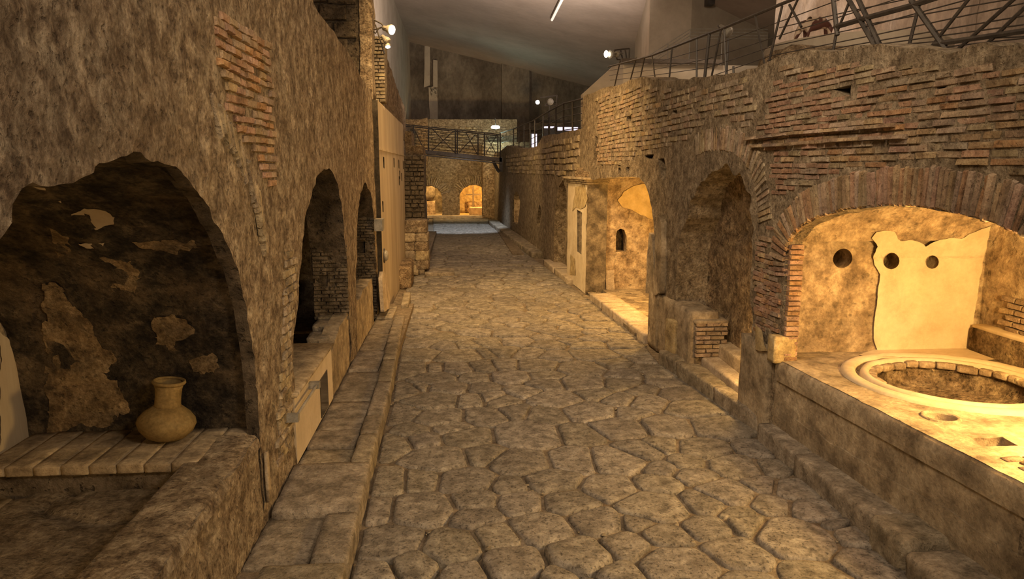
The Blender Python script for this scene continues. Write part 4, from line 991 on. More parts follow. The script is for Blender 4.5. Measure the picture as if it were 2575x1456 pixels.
# jar
def lathe_obj(name, prof, m, parent, n=36, caps=True): return MB().lathe(prof, n, None, caps).build(name, m, parent, True)
jp = atZ(408, 1116, ZC); jar = empty('terracotta_jar', (jp.x, jp.y + .07, ZC + .014)); tag(jar, 'squat terracotta jar with wide neck standing on the bench in the left arch', 'jar')
jar.rotation_euler = (0, math.radians(7), 0.3)
bp_ = [(.02, .0), (.10, .005), (.15, .03), (.195, .08), (.213, .13), (.205, .165), (.17, .21), (.125, .245), (.10, .265)]
lathe_obj('body', bp_, M['clay'], jar)
lathe_obj('neck', [(.10, .255), (.094, .28), (.092, .34), (.096, .40), (.108, .45), (.10, .452), (.086, .40), (.084, .30)], M['clay'], jar)
lathe_obj('rim', [(.098, .435), (.115, .44), (.122, .452), (.118, .466), (.104, .468), (.097, .455)], M['clay'], jar, 36, False)
# low rubble walls standing in the middle arches
def rubble_wall(name, label, profile, x0, x1, seed, m):
    root = empty(name, ((x0 + x1) / 2, profile[0][0], 0)); tag(root, label, 'wall')
    P = densify(profile, .07, .02, seed)
    child(panel('plaster_face', P, [], lambda u, v, w_: np.stack([x1 + w_, u, v], 1), m, res=.06, amp=.035, nscale=3.5, seed=seed, depth=.2), root)
    rr = random.Random(seed); top = profile[2:-0 or None]; ys2 = [p[0] for p in profile[2:]][::-1]; zs2 = [p[1] for p in profile[2:]][::-1]
    y = ys2[0]
    while y < ys2[-1] - .1:
        ln = rr.uniform(.3, .5); e = min(y + ln, ys2[-1]); zt = float(np.interp((y + e) / 2, ys2, zs2)); z = 0
        while z < zt - .04:
            hh = min(rr.uniform(.16, .26), zt - z)
            child(rblock('stone', (x1 - x0 - .05 + rr.uniform(-.03, .03), e - y - .012, hh - .01), M['kerb'], ((x0 + x1) / 2 - .04, (y + e) / 2, z), rr.uniform(-.04, .04), None, 5, .025, .02, rr.randrange(999)), root); z += hh
        y = e
    return root
P1 = [L(836, 1005)[0], L(877, 860)[0]]
rubble_wall('low_wall', 'low ragged stone wall stepping up inside the second left arch', [(P1[0] - .35, 0), (a2[-1][0] + .1, 0), (a2[-1][0] + .1, .93), (9.7, .90), (9.2, .78), (8.9, .74), (8.55, .50), (P1[0] - .35, .42)], -2.0, -1.62, 131, M['plaster_dim'])
rubble_wall('low_wall', 'taller broken plastered wall block at the third left arch', [(a2[-1][0] + .7, 0), (a3[-1][0] - .6, 0), (a3[-1][0] - .6, 1.0), (a2[-1][0] + 1.6, 1.0), (a2[-1][0] + .7, .93)], -1.95, -1.6, 133, M['plaster_dim'])
# white boarded cupboard with a hand rail
yc0, yc1 = L(742, 1165)[0], L(800, 1080)[0]
cb = empty('boarded_cupboard', (-1.6, (yc0 + yc1) / 2, 0)); tag(cb, 'whitewashed board cupboard with brown top and grey rail at the second left arch', 'cupboard')
z0c = .18
ztop = plane(797, 915, (1, 0, 0), -1.58).z
MBc = MB().box((-2.15, yc0 + .02, z0c), (-1.58, yc1 + .9, ztop - .02)); child(MBc.build('cupboard_body', M['white_board']), cb)
child(rblock('top_board', (.62, yc1 + .9 - yc0 + .04, .035), M['plaster_dim'], (-1.86, (yc0 + yc1 + .92) / 2, ztop - .02), 0, None, 3, .006, .003, 1), cb)
child(MB().box((-1.585, yc1 + .1, z0c + .02), (-1.572, yc1 + .55, ztop - .22)).build('dark_panel', M['glass_dark']), cb)
r0 = plane(743, 1050, (1, 0, 0), -1.5); r1 = plane(797, 968, (1, 0, 0), -1.5)
child(MB().tube([r0, r1], .014, 8).build('hand_rail', M['lamp_grey']), cb)
for e in (r0, r1): child(MB().box((e.x - .09, e.y - .035, e.z - .035), (e.x + .03, e.y + .035, e.z + .035)).build('rail_end', M['lamp_grey']), cb)
# marble slab leaning at the end of the wall
sp = [hP(*p) for p in [(955, 785), (969, 775), (971, 748), (967, 722), (965, 690), (957, 683), (954, 700)]]
tag(panel('marble_slab', densify(sp, .06, .01, 141), [], lambda u, v, w_: np.stack([-1.46 + w_ + (1.2 - v) * .05, u, v], 1), M['travertine'], res=.08, amp=.01, seed=141, depth=.07), 'pale broken marble slab leaning at the foot of the concrete panel', 'slab')
jb = atX(956, 566, XP + .03); o = MB().box((XP - .06, jb.y - .18, jb.z - .1), (XP + .09, jb.y + .18, jb.z + .12)); o = o.build('junction_box', M['lamp_grey']); tag(o, 'small grey electrical junction box on the concrete panel', 'box')
sb_ = atX(968, 643, XP + .02); o = empty('wall_socket', (XP, sb_.y, sb_.z)); tag(o, 'small round wall fixture low on the concrete panel', 'fixture')
MB().lathe([(.11, 0), (.11, .05), (.08, .08), (.03, .09)], 14, Matrix.Rotation(math.pi / 2, 4, 'Y')).build('socket_cap', M['lamp_grey'], o, True)
MB().lathe([(.15, -.01), (.15, .015), (.13, .02)], 14, Matrix.Rotation(math.pi / 2, 4, 'Y')).build('back_plate', M['steel'], o, True)
# stepped stack of rubble blocks
st = empty('rubble_stack', (-1.35, 20.6, 0)); tag(st, 'stepped stack of rough tuff blocks against the concrete panel', 'masonry')
rows = [(0.0, -1.28, -.98, .30, 2), (.17, -1.55, -.85, .26, 2), (.43, -1.6, -.85, .27, 2), (.70, -1.6, -.86, .25, 2), (.95, -1.55, -.86, .25, 2), (1.2, -1.5, -.88, .36, 1)]
for k, (z, xa, xb, hh, n_) in enumerate(rows):
    for q in range(n_):
        w2 = (xb - xa) / n_; child(rblock('tuff_block', (w2 + .015, .85 - k * .02, hh + .012), M['tuff'] if k % 2 else M['tufello'], (xa + w2 * (q + .5), 20.75 + rng.uniform(-.04, .04), z), rng.uniform(-.03, .03), None, 6, .04, .03, k * 7 + q + 200), st)
o = rblock('rubble_heap', (.42, 1.7, .62), M['rock'], (-1.42, 18.9, -.03), .05, None, 10, .12, .09, 211, 3.0); tag(o, 'ragged lump of ancient masonry at the foot of the concrete panel', 'masonry')
o = rblock('buttress', (.22, 2.2, 1.9), M['plaster_dim'], (-1.22, 25.5, 0), 0, None, 8, .05, .04, 212, 2.5); tag(o, 'low plastered buttress leaning on the rubble pier', 'buttress')

# ================================================================== RIGHT SIDE THINGS
# counter of the great arch
ZK = .95
ct = empty('bar_counter', (4.4, 5.6, 0)); tag(ct, 'long plastered masonry counter with round basin inside the lit great arch', 'counter')
def RK(Y): return XR(Y) - .005
toK = lambda u, v, w_: np.stack([RK(u) - w_ + (ZK - v) * .0, u, v], 1)
fo = densify([(2.6, 0), (yb + .1, 0), (yb + .1, ZK - .02), (2.6, ZK - .02)], .06, .01, 221)
child(panel('counter_front', fo, [], toK, M['plaster_dim'], res=.05, log=.008, amp=.02, nscale=2.5, seed=222, depth=.08), ct)
lowp = [(2.7, .02), (7.0, .02), (7.0, .42), (6.6, .40), (6.0, .43), (5.6, .40), (5.0, .44), (4.4, .46), (3.6, .42), (2.7, .44)]
child(panel('lower_render', densify(lowp, .08, .03, 223), [], lambda u, v, w_: toK(u, v, w_ + .014), M['plaster_dim'], res=.06, log=.012, amp=.012, nscale=2, seed=224, depth=.04), ct)
BX, BY, BRD = 4.83, 6.43, .97
hole_c = atZ(2365, 1050, ZK); hole_q = [atZ(*p, ZK) for p in [(2440, 1101), (2520, 1100), (2560, 1122), (2470, 1124)]]
circ = lambda x, y, r, n=48: [(x + r * math.cos(2 * math.pi * k / n), y + r * math.sin(2 * math.pi * k / n)) for k in range(n)]
to_out = [(float(RK(y)) - .005, y) for y in np.linspace(2.6, yb + .06, 40)]
top_out = densify(to_out + [(3.52, yb + .06), (3.52, YI + .05), (XI + .05, YI + .05), (XI + .05, 2.6)], .08, 0)
child(panel('counter_top', top_out, [circ(BX, BY, BRD * .9), circ(hole_c.x, hole_c.y, .115, 24), densify([(p.x, p.y) for p in hole_q], .05, .01, 225)], toZ(ZK), M['plaster_dim'], res=.05, amp=.014, nscale=3, seed=226, hole_depth=[.2, .3, .16], caps=[False, True, True], cap_mat=M['rock']), ct)
def ring(name, prof, m, seed, amp=.01):
    th = np.linspace(0, 2 * math.pi, 97); G = np.zeros((97, len(prof), 3))
    for j, (r, z) in enumerate(prof): G[:, j, 0] = BX + BRD * r * np.cos(th); G[:, j, 1] = BY + BRD * r * np.sin(th); G[:, j, 2] = ZK + z
    return child(sheet(name, G, m, None, amp, 4, seed, flip=True), ct)
ring('basin_outer_rim', [(1.05, -.02), (1.04, .02), (1.01, .035), (.97, .038), (.93, .03), (.905, .01), (.895, -.04)], M['plaster'], 231, .006)
ring('basin_groove', [(.91, -.03), (.88, -.055), (.845, -.05)], M['plaster_rough'], 232)
ring('basin_inner_rim', [(.86, -.06), (.855, .0), (.84, .025), (.80, .03), (.775, .015), (.765, -.04)], M['plaster'], 233, .008)
ring('basin_pit', [(.78, .0), (.765, -.06), (.75, -.16), (.70, -.24), (.5, -.28), (.25, -.30), (.005, -.3)], M['rock'], 234, .035)
fl_ = patch_on('plaster_fillet', [(2160, 893), (2215, 872), (2290, 868), (2400, 866), (2455, 868), (2500, 884), (2540, 898), (2480, 906), (2380, 897), (2280, 893), (2200, 898)], lambda x, y: atZ(x, y, ZK + .012), M['plaster'], None, .03, 64, 12, 2); child(fl_, ct)
rimp = [(-.03, -.22), (-.042, -.12), (-.04, -.06), (-.028, -.025), (0, -.004), (.07, .006), (.13, .008), (.19, .006), (.235, .0), (.25, -.02)]
yr = np.linspace(2.6, yb + .05, 90); G = np.zeros((90, len(rimp), 3))
for j, (dx, dz) in enumerate(rimp): G[:, j, 0] = RK(yr) + dx; G[:, j, 1] = yr; G[:, j, 2] = ZK + dz
child(sheet('counter_rim', G, M['plaster_dim'], None, .010, 3.5, 236, flip=False), ct)
rrb = random.Random(4)
k = 0.0
while k < 2 * math.pi:
    d = rrb.uniform(.18, .3); a_ = k + d / 2; r_ = BRD * .735
    child(rblock('basin_stone', (.08, d * r_ - .015, .07), M['plaster_rough'], (BX + r_ * math.cos(a_), BY + r_ * math.sin(a_), ZK - .06 - rrb.uniform(0, .02)), a_, None, 4, .018, .01, int(a_ * 50)), ct); k += d
MB().lathe([(.115, -.02), (.118, .012), (.135, .018), (.15, .012), (.155, -.01)], 28, Matrix.Translation((hole_c.x, hole_c.y, ZK)), False).build('drain_rim', M['plaster_dim'], None, True); child(bpy.data.objects['drain_rim'], ct)
# small tiles at the near end of the counter top
rrb = random.Random(9)
for r_ in range(7):
    for c_ in range(4):
        p = atZ(2550, 1150, ZK); child(rblock('floor_tile', (.16, .075, .03), M['brick'], (p.x - .05 + c_ * .17 + (r_ % 2) * .08, p.y - .05 - r_ * .085, ZK - .012), .1, None, 2, .008, .004, r_ * 4 + c_), ct)
# masonry bench along the back of that room
be = empty('masonry_bench', (5.4, 5.9, ZK)); tag(be, 'raised plastered masonry bench at the back of the lit shop behind the basin', 'bench')
child(rblock('bench_body', (.44, 3.6, .32), M['rock'], (XI + .05, 5.75, ZK - .02), 0, None, 10, .05, .03, 241, 3.0), be)
child(rblock('bench_top', (.44, 3.5, .05), M['plaster'], (XI + .06, 5.78, ZK + .275), 0, None, 9, .02, .015, 242, 3.0), be)
# small plaster socle under the pier
sc = empty('pier_base', (3.5, yb, 0)); tag(sc, 'chipped plaster base of the brick pier with yellowed panels', 'pier base')
pb_ = [R(*p) for p in [(1868, 1000), (1932, 1078), (1938, 892), (1930, 868), (1925, 826), (1905, 812), (1872, 806)]]
ya_, yb__ = R(1870, 900)[0], R(1936, 1000)[0]
child(rblock('plaster_post', (.34, ya_ - yb__ + .02, 1.06), M['plaster_dim'], (float(XR(yb__)) + .1, (ya_ + yb__) / 2, .0), .03, None, 9, .025, .02, 251, 3.5), sc)
hRr = lambda x, y: plane(x, y, (1, .034, 0), 3.45 + 7.6 * .034 - .075)
patch_on('yellow_panel', [(1899, 815), (1916, 832), (1922, 866), (1930, 884), (1912, 882), (1899, 878)], hRr, M['plaster_yellow'], None, .02, 252, 8, 2); child(bpy.data.objects['yellow_panel'], sc)
q0 = atY(1945, 893, yb - .02); q1 = atY(2006, 832, yb - .02)
child(rblock('yellow_block', (q1.x - q0.x, .16, q1.z - q0.z + .03), M['plaster_yellow'], ((q0.x + q1.x) / 2, yb + .06, ZK - .02), 0, None, 6, .015, .01, 253), sc)
# steps, brick pedestal and low plaster wall before the niche
a = atZ(1757, 890, .34); b = atZ(1870, 985, .34)
def step(name, label, p, q, depth_, z0, z1, m, seed):
    a, b = atZ(*p, z1), atZ(*q, z1); c = (a + b) / 2; ang = math.atan2(b.y - a.y, b.x - a.x); n_ = Vector((-math.sin(ang), math.cos(ang), 0)); n_ = n_ if n_.x > 0 else -n_; c = c + n_ * depth_ / 2
    o = rblock(name, ((b - a).length, depth_, z1 - z0), m, (c.x, c.y, z0), ang, None, 8, .025, .014, seed, 3.5); return tag(o, label, 'step')
step('stone_step', 'lower worn stone step between the kerb and the niche', (1757, 892), (1866, 975), .36, .0, .33, M['travertine'], 261)
step('stone_step', 'upper short stone step below the niche beside the plaster post', (1795, 856), (1872, 912), .45, .3, .52, M['travertine'], 262)
pd = empty('brick_pedestal', (3.5, 10.3, 0)); tag(pd, 'plaster topped brick pedestal beside the steps to the niche', 'pedestal')
f0 = atY(1748, 880, 9.75); f1 = atY(1832, 806, 9.75); yp2 = atZ(1712, 776, .82).y
zt = f1.z
child(rblock('pedestal_core', (f1.x - f0.x - .03, 1.35, zt - .02), M['mortar'], ((f0.x + f1.x) / 2, 9.8 + .68, 0), .0, None, 8, .03, .01, 271), pd)
lst = []
z = .33; row = 0
while z < zt - .06:
    x = f0.x - (row % 2) * .1
    while x < f1.x - .04:
        e = min(x + random.uniform(.2, .28), f1.x); xx = max(x, f0.x)
        if e - xx > .05: lst.append(((((xx + e) / 2) - pd.location.x, 9.8 - pd.location.y, z + .03), (1, 0, 0), (0, -1, 0), e - xx - .01, .052, .06, M['brick']))
        x = e
    z += .064; row += 1
place_bricks(lst, pd, 'brick')
child(rblock('pedestal_cap', (f1.x - f0.x + .03, 1.45, .07), M['plaster_dim'], ((f0.x + f1.x) / 2, 9.8 + .67, zt - .06), 0, None, 7, .03, .012, 272), pd)
lw = empty('low_plaster_wall', (3.3, 11.4, 0)); tag(lw, 'low grey plastered wall closing the near side of the lit doorway', 'wall')
y1w = R(1617, 800)[0] + .0; 
child(rblock('wall_body', (.42, 1.75, .98), M['plaster_dim'], (3.5, 10.72, 0), .034, None, 9, .035, .02, 281, 2.5), lw)
child(rblock('wall_end', (.38, .55, 1.0), M['plaster_dim'], (3.44, 11.62, 0), .034, None, 8, .03, .02, 282, 2.5), lw)
child(rblock('corner_fillet', (.16, .3, .72), M['plaster_yellow'], (3.3, 10.55, 0), .2, None, 6, .03, .02, 283, 3), lw)
# plaster pilasters either side of the doorway's near edge
jbm = empty('broken_jamb', (3.3, 11.5, .9)); tag(jbm, 'two upright broken plaster slabs standing at the near jamb of the doorway', 'jamb')
for k, (pxl, sd) in enumerate([([(1632, 736), (1655, 742), (1652, 660), (1648, 590), (1640, 585), (1636, 640)], 291), ([(1657, 742), (1674, 738), (1678, 640), (1676, 560), (1668, 540), (1660, 575), (1660, 660)], 292)]):
    P = densify([R(*p) for p in pxl], .06, .015, sd); child(panel('jamb_slab', P, [], lambda u, v, w_: toR(u, v, w_ + .06 + .03 * k), M['plaster_dim'], res=.06, amp=.02, seed=sd, depth=.12), jbm)
# white pilaster with cornice
yp0 = R(1479, 700)[0]; yp1 = R(1431, 700)[0]
pi = empty('white_pilaster', (3.05, (yp0 + yp1) / 2, 0)); tag(pi, 'cream plastered pilaster with projecting cornice and tall dark slot beyond the doorway', 'pilaster')
XPI = float(XR(yp0)) - .06
ztp = plane(1478, 462, (1, .034, 0), XPI + .034 * yp0).z
toP = lambda u, v, w_: np.stack([XPI - .034 * (u - yp0) - w_, u, v], 1)
slotp = [(lambda p: (p.y, p.z))(plane(x, y, (1, .034, 0), XPI + .034 * yp0)) for x, y in [(1451, 632), (1462, 640), (1464, 535), (1451, 528)]]
child(panel('pilaster_face', densify([(yp0, 0), (yp1, 0), (yp1, ztp), (yp0, ztp)], .12, .006, 301), [densify(slotp, .1, .012, 302)], toP, M['plaster'], res=.1, amp=.012, nscale=2, seed=301, hole_depth=.3, cap_mat=M['soot'], strip_mat=M['plaster_grey'], depth=.25), pi)  # slot lined in dark colours that stand in for the shade inside
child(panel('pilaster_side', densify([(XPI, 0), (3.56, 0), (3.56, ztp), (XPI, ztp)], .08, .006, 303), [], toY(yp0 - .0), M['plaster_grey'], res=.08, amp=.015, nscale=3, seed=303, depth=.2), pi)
for k, (dz, out) in enumerate([(0, .05), (.06, .11), (.11, .17)]):
    child(rblock('cornice', (.52 + out, yp1 - yp0 + out * 2, .06), M['plaster_dim'], (XPI + .22 - out / 2, (yp0 + yp1) / 2, ztp + dz - .02), .034, None, 5, .012, .008, 304 + k), pi)
for q, pp in enumerate([[(1440, 530), (1446, 470), (1470, 462), (1476, 500), (1470, 520), (1462, 525), (1450, 520)], [(1433, 690), (1434, 640), (1446, 650), (1448, 690)]]):
    o = patch_on('plaster_layer', pp, lambda x, y: plane(x, y, (1, .034, 0), XPI + .034 * yp0 - .01), M['plaster_yellow'], None, .02, 305 + q, 8, 2); child(o, pi)
rubt = empty('rubble_remains', (3.1, 17.5, ztp + .15)); tag(rubt, 'crumbled masonry lying on top of the white pilaster cornice', 'rubble')
for k in range(7):
    child(rblock('stone', (rng.uniform(.2, .4), rng.uniform(.25, .5), rng.uniform(.12, .24)), M['rock'], (3.18 + rng.uniform(-.05, .1), yp0 + .3 + k * .32, ztp + .14), rng.uniform(-.5, .5), None, 5, .04, .04, 310 + k), rubt)
# far niche in the orange recess
nq = [R(*p) for p in [(1405, 575), (1415, 575), (1416, 535), (1406, 535)]]
o = empty('wall_recess_frame', (float(XR(nq[0][0])) + .3, nq[0][0], nq[0][1])); tag(o, 'small square red-brown recess in the orange alcove beyond the pilaster', 'recess')
zq0, zq1 = nq[0][1], nq[2][1]; ym2 = (nq[0][0] + nq[1][0]) / 2 
X0 = float(XR(ym2)) + .29
for nm, (a, b) in {'recess_back': ((X0 - .02, ym2 - .45, zq0), (X0 - .01, ym2 + .45, zq1)), 'sill': ((X0 - .1, ym2 - .5, zq0 - .07), (X0, ym2 + .5, zq0)), 'lintel': ((X0 - .08, ym2 - .5, zq1), (X0, ym2 + .5, zq1 + .06)), 'side': ((X0 - .08, ym2 - .52, zq0), (X0, ym2 - .45, zq1))}.items():
    child(MB().box(a, b).build(nm, M['soot'] if nm == 'recess_back' else M['plaster_yellow']), o)
# blocks inside the far right arch
p = atZ(1203, 541, .05); o = rblock('stone_block', (1.05, .7, .5), M['travertine'], (atY(1200, 540, YF + 1.6).x, YF + 1.8, .03), 0, None, 7, .04, .03, 321); tag(o, 'pale stone block lying inside the right far arch', 'block')
o = rblock('masonry_trough', (1.4, .5, .75), M['rock'], (atY(1195, 540, YF + 4).x, YF + 4.2, .03), 0, None, 8, .05, .06, 322); tag(o, 'dark broken masonry trough at the back of the right far arch', 'masonry')
o = empty('wooden_post', (atY(1190, 500, YF + 3.4).x, YF + 3.4, 0)); tag(o, 'dark upright timber post inside the right far arch', 'post')
MB().box((-.06, -.06, 0), (.06, .06, 3.1)).build('shaft', M['steel_brown'], o); MB().box((-.5, -.05, 1.25), (.5, .05, 1.35)).build('cross_bar', M['steel_brown'], o)
o = MB().box((1.1, YF + 5.25, 2.1), (1.7, YF + 5.4, 2.7)).build('dark_window', M['glass_dark']); tag(o, 'small square dark opening high in the right far arch room', 'window')
o = rblock('vaulted_tank', (2.2, 1.6, 1.4), M['plaster_grey'], (-2.6, YF + 3.2, .85), 0, None, 10, .5, .03, 325); tag(o, 'grey rounded masonry tank raised inside the left far arch', 'tank')
MB().box((-1.1, -.8, -.85), (1.1, .8, .05)).build('tank_plinth', M['plaster_rough'], o)

# ================================================================== UPPER LEVEL
def seg(name, m, r, pts, par, n=6): return child(MB().tube(pts, r, n).build(name, m), par)
QP = lambda x, y, off=.45: plane(x, y, (1, .045, 0), 3.95 + .3 + off - .45)
rl = empty('railing', (3.9, 8.0, 4.0)); tag(rl, 'dark steel and wire railing with slanted posts along the top of the right wall', 'railing')
for pts, r in [([(1530, 168), (1638, 140), (1767, 90), (1809, 75), (1943, 19), (2010, -8)], .02), ([(2100, 68), (2190, 42), (2290, 15), (2360, -8)], .026), ([(2350, 111), (2460, 95), (2575, 78), (2640, 70)], .022)]:
    seg('hand_rail', M['steel'], r, [QP(*p) for p in pts], rl)
for pts in [[(1530, 178), (1638, 160), (1780, 120), (1960, 55), (2110, 0)], [(1532, 190), (1640, 176), (1780, 148), (1960, 90), (2200, 15), (2260, -4)], [(1535, 202), (1640, 190), (1780, 170), (1945, 116), (2200, 62), (2430, 0)], [(1750, 205), (1940, 140), (2200, 88), (2575, 8)],
            [(1930, 152), (2200, 104), (2575, 40)], [(2100, 127), (2350, 92), (2575, 62)], [(2200, 118), (2400, 100), (2575, 92)], [(1960, 70), (2130, 30), (2280, -2)], [(2330, 124), (2450, 110), (2575, 96)], [(2180, 62), (2400, 22), (2575, -8)]]:
    seg('wire', M['steel'], .006, [QP(*p) for p in pts], rl, 5)
for i, (a, b) in enumerate([((1899, 40), (1921, 153)), ((1967, 14), (1935, 151)), ((1985, 12), (2011, 60)), ((2008, -5), (1965, 87)), ((2095, -5), (2104, 75)), ((2104, 75), (2095, 128)), ((2132, -5), (2202, 118)), ((2157, -5), (2213, 115)), ((2134, 9), (2107, 75)), ((2311, 12), (2281, 135)),
                           ((2291, 0), (2381, 127)), ((2438, -5), (2337, 124)), ((2553, -5), (2401, 131)), ((2578, 18), (2476, 116)), ((1560, 152), (1546, 214)), ((1600, 146), (1585, 202)), ((1621, 144), (1610, 196)), ((1640, 140), (1647, 197)), ((1690, 121), (1682, 208)), ((1752, 96), (1752, 196)),
                           ((1784, 83), (1772, 196)), ((1813, 75), (1789, 194)), ((1821, 72), (1826, 188)), ((1844, 167), (1845, 194))]):
    p, q = QP(*a), QP(*b); d = (q - p).normalized(); r = .024 if i in (4, 6, 7, 10, 20) else .015
    seg('post', M['steel'], r, [p, q + d * .06], rl)
# terrace, stair parapet, landing block
ter = struct(MB().box((4.3, 2.2, 3.4), (16, 24.4, 3.55)).build('floor_terrace', M['concrete_pale']), 'upper visitors terrace behind the right wall')
p = [atY(x, y, 19.5) for x, y in [(1548, 162), (1466, 236), (1466, 330), (1600, 330), (1600, 165)]]
mbp = MB(); V = [tuple(v) for v in p] + [(v.x, v.y + .35, v.z) for v in p]; n = 5
mbp.add(V, [tuple(range(n)), tuple(reversed(range(n, 2 * n)))] + [(i, i + n, (i + 1) % n + n, (i + 1) % n) for i in range(n)])
struct(mbp.build('trim_9', M['concrete_pale']), 'sloping concrete stair parapet beyond the right wall')
bx = MB(); e0 = atY(1596, 145, 33); e1 = atY(1635, 10, 24.5); x2 = atY(1738, 60, 24.5).x; x3 = atY(1948, 60, 26).x
V = [(e0.x, 33, 3.5), (e1.x, 24.5, 3.5), (x2, 24.5, 3.5), (x3, 26.5, 3.5), (x3, 33, 3.5)]; V += [(a, b, 13) for a, b, c in V]
bx.add(V, [(i, (i + 1) % 5, (i + 1) % 5 + 5, i + 5) for i in range(5)] + [(5, 6, 7, 8, 9)])
struct(bx.build('wall_right_modern', M['concrete_pale']), 'pale rendered modern wall block high at the right')
lr = empty('landing_rail', (8, 23, 5)); tag(lr, 'thin pale stair rail in front of the rendered modern wall', 'railing')
for dy in (0, 8, 16, 24): seg('rail_bar', M['lamp_grey'], .012, [atY(x, y + dy, 22) for x, y in [(1632, 140), (1736, 73), (1817, 73), (1930, 74)]], lr)
for x, y in [(1736, 73), (1817, 73), (1680, 110)]: seg('rail_post', M['lamp_grey'], .015, [atY(x, y, 22), Vector((atY(x, y, 22).x, 22, 3.5))], lr)
beam = empty('steel_beam', (6, 18, 5.5)); tag(beam, 'dark horizontal steel beam above a pale panel behind the railing', 'beam')
b0, b1 = atY(1563, 152, 18), atY(1817, 146, 18); child(MB().box((b0.x, 18, b0.z - .05), (b1.x, 18.12, b0.z + .05)).build('girder', M['steel_brown']), beam)
child(MB().box((b0.x + .1, 18.2, 3.5), (b1.x + 1.2, 18.25, b0.z - .06)).build('panel_sheet', M['concrete_pale']), beam)
# curved slab with cow statue
Yc = 12.5; cc = atY(2150, 95, Yc); zt = atY(2150, 82, Yc - 1.2).z
plat = empty('curved_platform', (cc.x, Yc, 3.55)); tag(plat, 'curved concrete display platform on the terrace behind the railing', 'platform')
MB().lathe([(1.5, zt - 3.55 - .22), (1.5, zt - 3.55 - .05), (1.47, zt - 3.55), (.01, zt - 3.55)], 48).build('slab', M['concrete_pale'], plat)
MB().lathe([(1.3, 0), (1.3, zt - 3.55 - .2)], 32).build('drum', M['plaster_dim'], plat)
md = rblock('rubble_mound', (2.3, 1.0, .42), M['rock'], (float(XR(8.0)) + 1.9, 8.7, 3.5), .0, None, 16, .22, .10, 341, 2.5); md.location = (atY(2150, 120, 9.6).x, 9.6, atY(2150, 140, 9.6).z - .35); tag(md, 'mound of ancient rubble on the wall top below the curved platform', 'rubble')
def skin(name, J, Ed, m, parent, lv=2):
    me = bpy.data.meshes.new(name); me.from_pydata([j[:3] for j in J], Ed, []); me.materials.append(m); o = bpy.data.objects.new(name, me); link(o, parent)
    md_ = o.modifiers.new('skin', 'SKIN'); md_.use_smooth_shade = True
    for i, j in enumerate(J): me.skin_vertices[0].data[i].radius = (j[3], j[3] if len(j) < 5 else j[4])
    me.skin_vertices[0].data[0].use_root = True
    s = o.modifiers.new('sub', 'SUBSURF'); s.levels = lv; s.render_levels = lv; return o
cowm = bpy.data.materials.new('spotted_cow_hide'); cowm.use_nodes = True; nt = cowm.node_tree; bs = nt.nodes['Principled BSDF']; bs.inputs['Roughness'].default_value = .6
tc = nt.nodes.new('ShaderNodeTexCoord'); ns_ = nt.nodes.new('ShaderNodeTexNoise'); ns_.inputs['Scale'].default_value = 5.2; ns_.inputs['Detail'].default_value = 1.0; rp = nt.nodes.new('ShaderNodeValToRGB')
rp.color_ramp.elements[0].position = .49; rp.color_ramp.elements[1].position = .52; rp.color_ramp.elements[0].color = (.09, .03, .02, 1); rp.color_ramp.elements[1].color = (.52, .40, .30, 1)
nt.links.new(tc.outputs['Object'], ns_.inputs['Vector']); nt.links.new(ns_.outputs['Fac'], rp.inputs[0]); nt.links.new(rp.outputs[0], bs.inputs['Base Color'])
c0 = atY(2050, 80, Yc - .3)
cow = empty('cow_statue', (c0.x, Yc - .3, zt)); tag(cow, 'brown and white spotted grazing cow statue on the curved platform', 'statue')
cs = (atY(2096, 60, Yc - .3).x - atY(2004, 60, Yc - .3).x) / 1.02
J = [(0, 0, .50, .17, .15), (.2, 0, .52, .17, .16), (.38, 0, .52, .13, .15), (-.2, 0, .50, .16, .16), (-.36, 0, .44, .10, .11), (-.47, 0, .28, .075, .07), (-.52, 0, .15, .06, .055), (-.56, 0, .06, .035, .04),
     (.36, .1, .3, .06), (.35, .1, .16, .032), (.36, .1, .02, .03), (.36, -.1, .3, .06), (.35, -.1, .16, .032), (.36, -.1, .02, .03), (-.24, .09, .28, .05), (-.24, .09, .14, .03), (-.24, .09, .02, .03), (-.24, -.09, .28, .05), (-.24, -.09, .14, .03), (-.24, -.09, .02, .03)]
J = [(a[0] * cs, a[1] * cs, a[2] * cs) + tuple(x * cs * 1.18 for x in a[3:]) for a in J]
skin('body', J, [(0, 1), (1, 2), (0, 3), (3, 4), (4, 5), (5, 6), (6, 7), (2, 8), (8, 9), (9, 10), (2, 11), (11, 12), (12, 13), (3, 14), (14, 15), (15, 16), (3, 17), (17, 18), (18, 19)], cowm, cow)
MB().tube([(.5 * cs, 0, .56 * cs), (.56 * cs, 0, .45 * cs), (.57 * cs, 0, .2 * cs)], .016).build('tail', cowm, cow, True)
for s in (-1, 1): MB().tube([(-.46 * cs, s * .05 * cs, .30 * cs), (-.45 * cs, s * .15 * cs, .31 * cs)], .025).build('ear', cowm, cow, True)
# plastic sheets
pls = empty('plastic_curtain', (12, 17, 3.5)); tag(pls, 'translucent dusty plastic sheeting hung behind the railing at top right', 'curtain')
xa, xb = atY(1950, 60, 17).x, atY(2700, 60, 17).x
for k in range(3):
    x0 = xa + (xb - xa) * k / 3; x1 = xa + (xb - xa) * (k + 1) / 3 + .05; G = quadgrid((x0, 17 + k * .04, 3.5), (x1, 17 + k * .04, 3.5), (x1, 17 + k * .04, 8.5), (x0, 17 + k * .04, 8.5), 60, 30); G[:, :, 1] += .05 * np.sin(G[:, :, 0] * 5 + np.sin(G[:, :, 2] * 1.3) * 2)
    child(sheet('sheet', G, M['plastic'], None, .04, 1.2, 350 + k), pls)
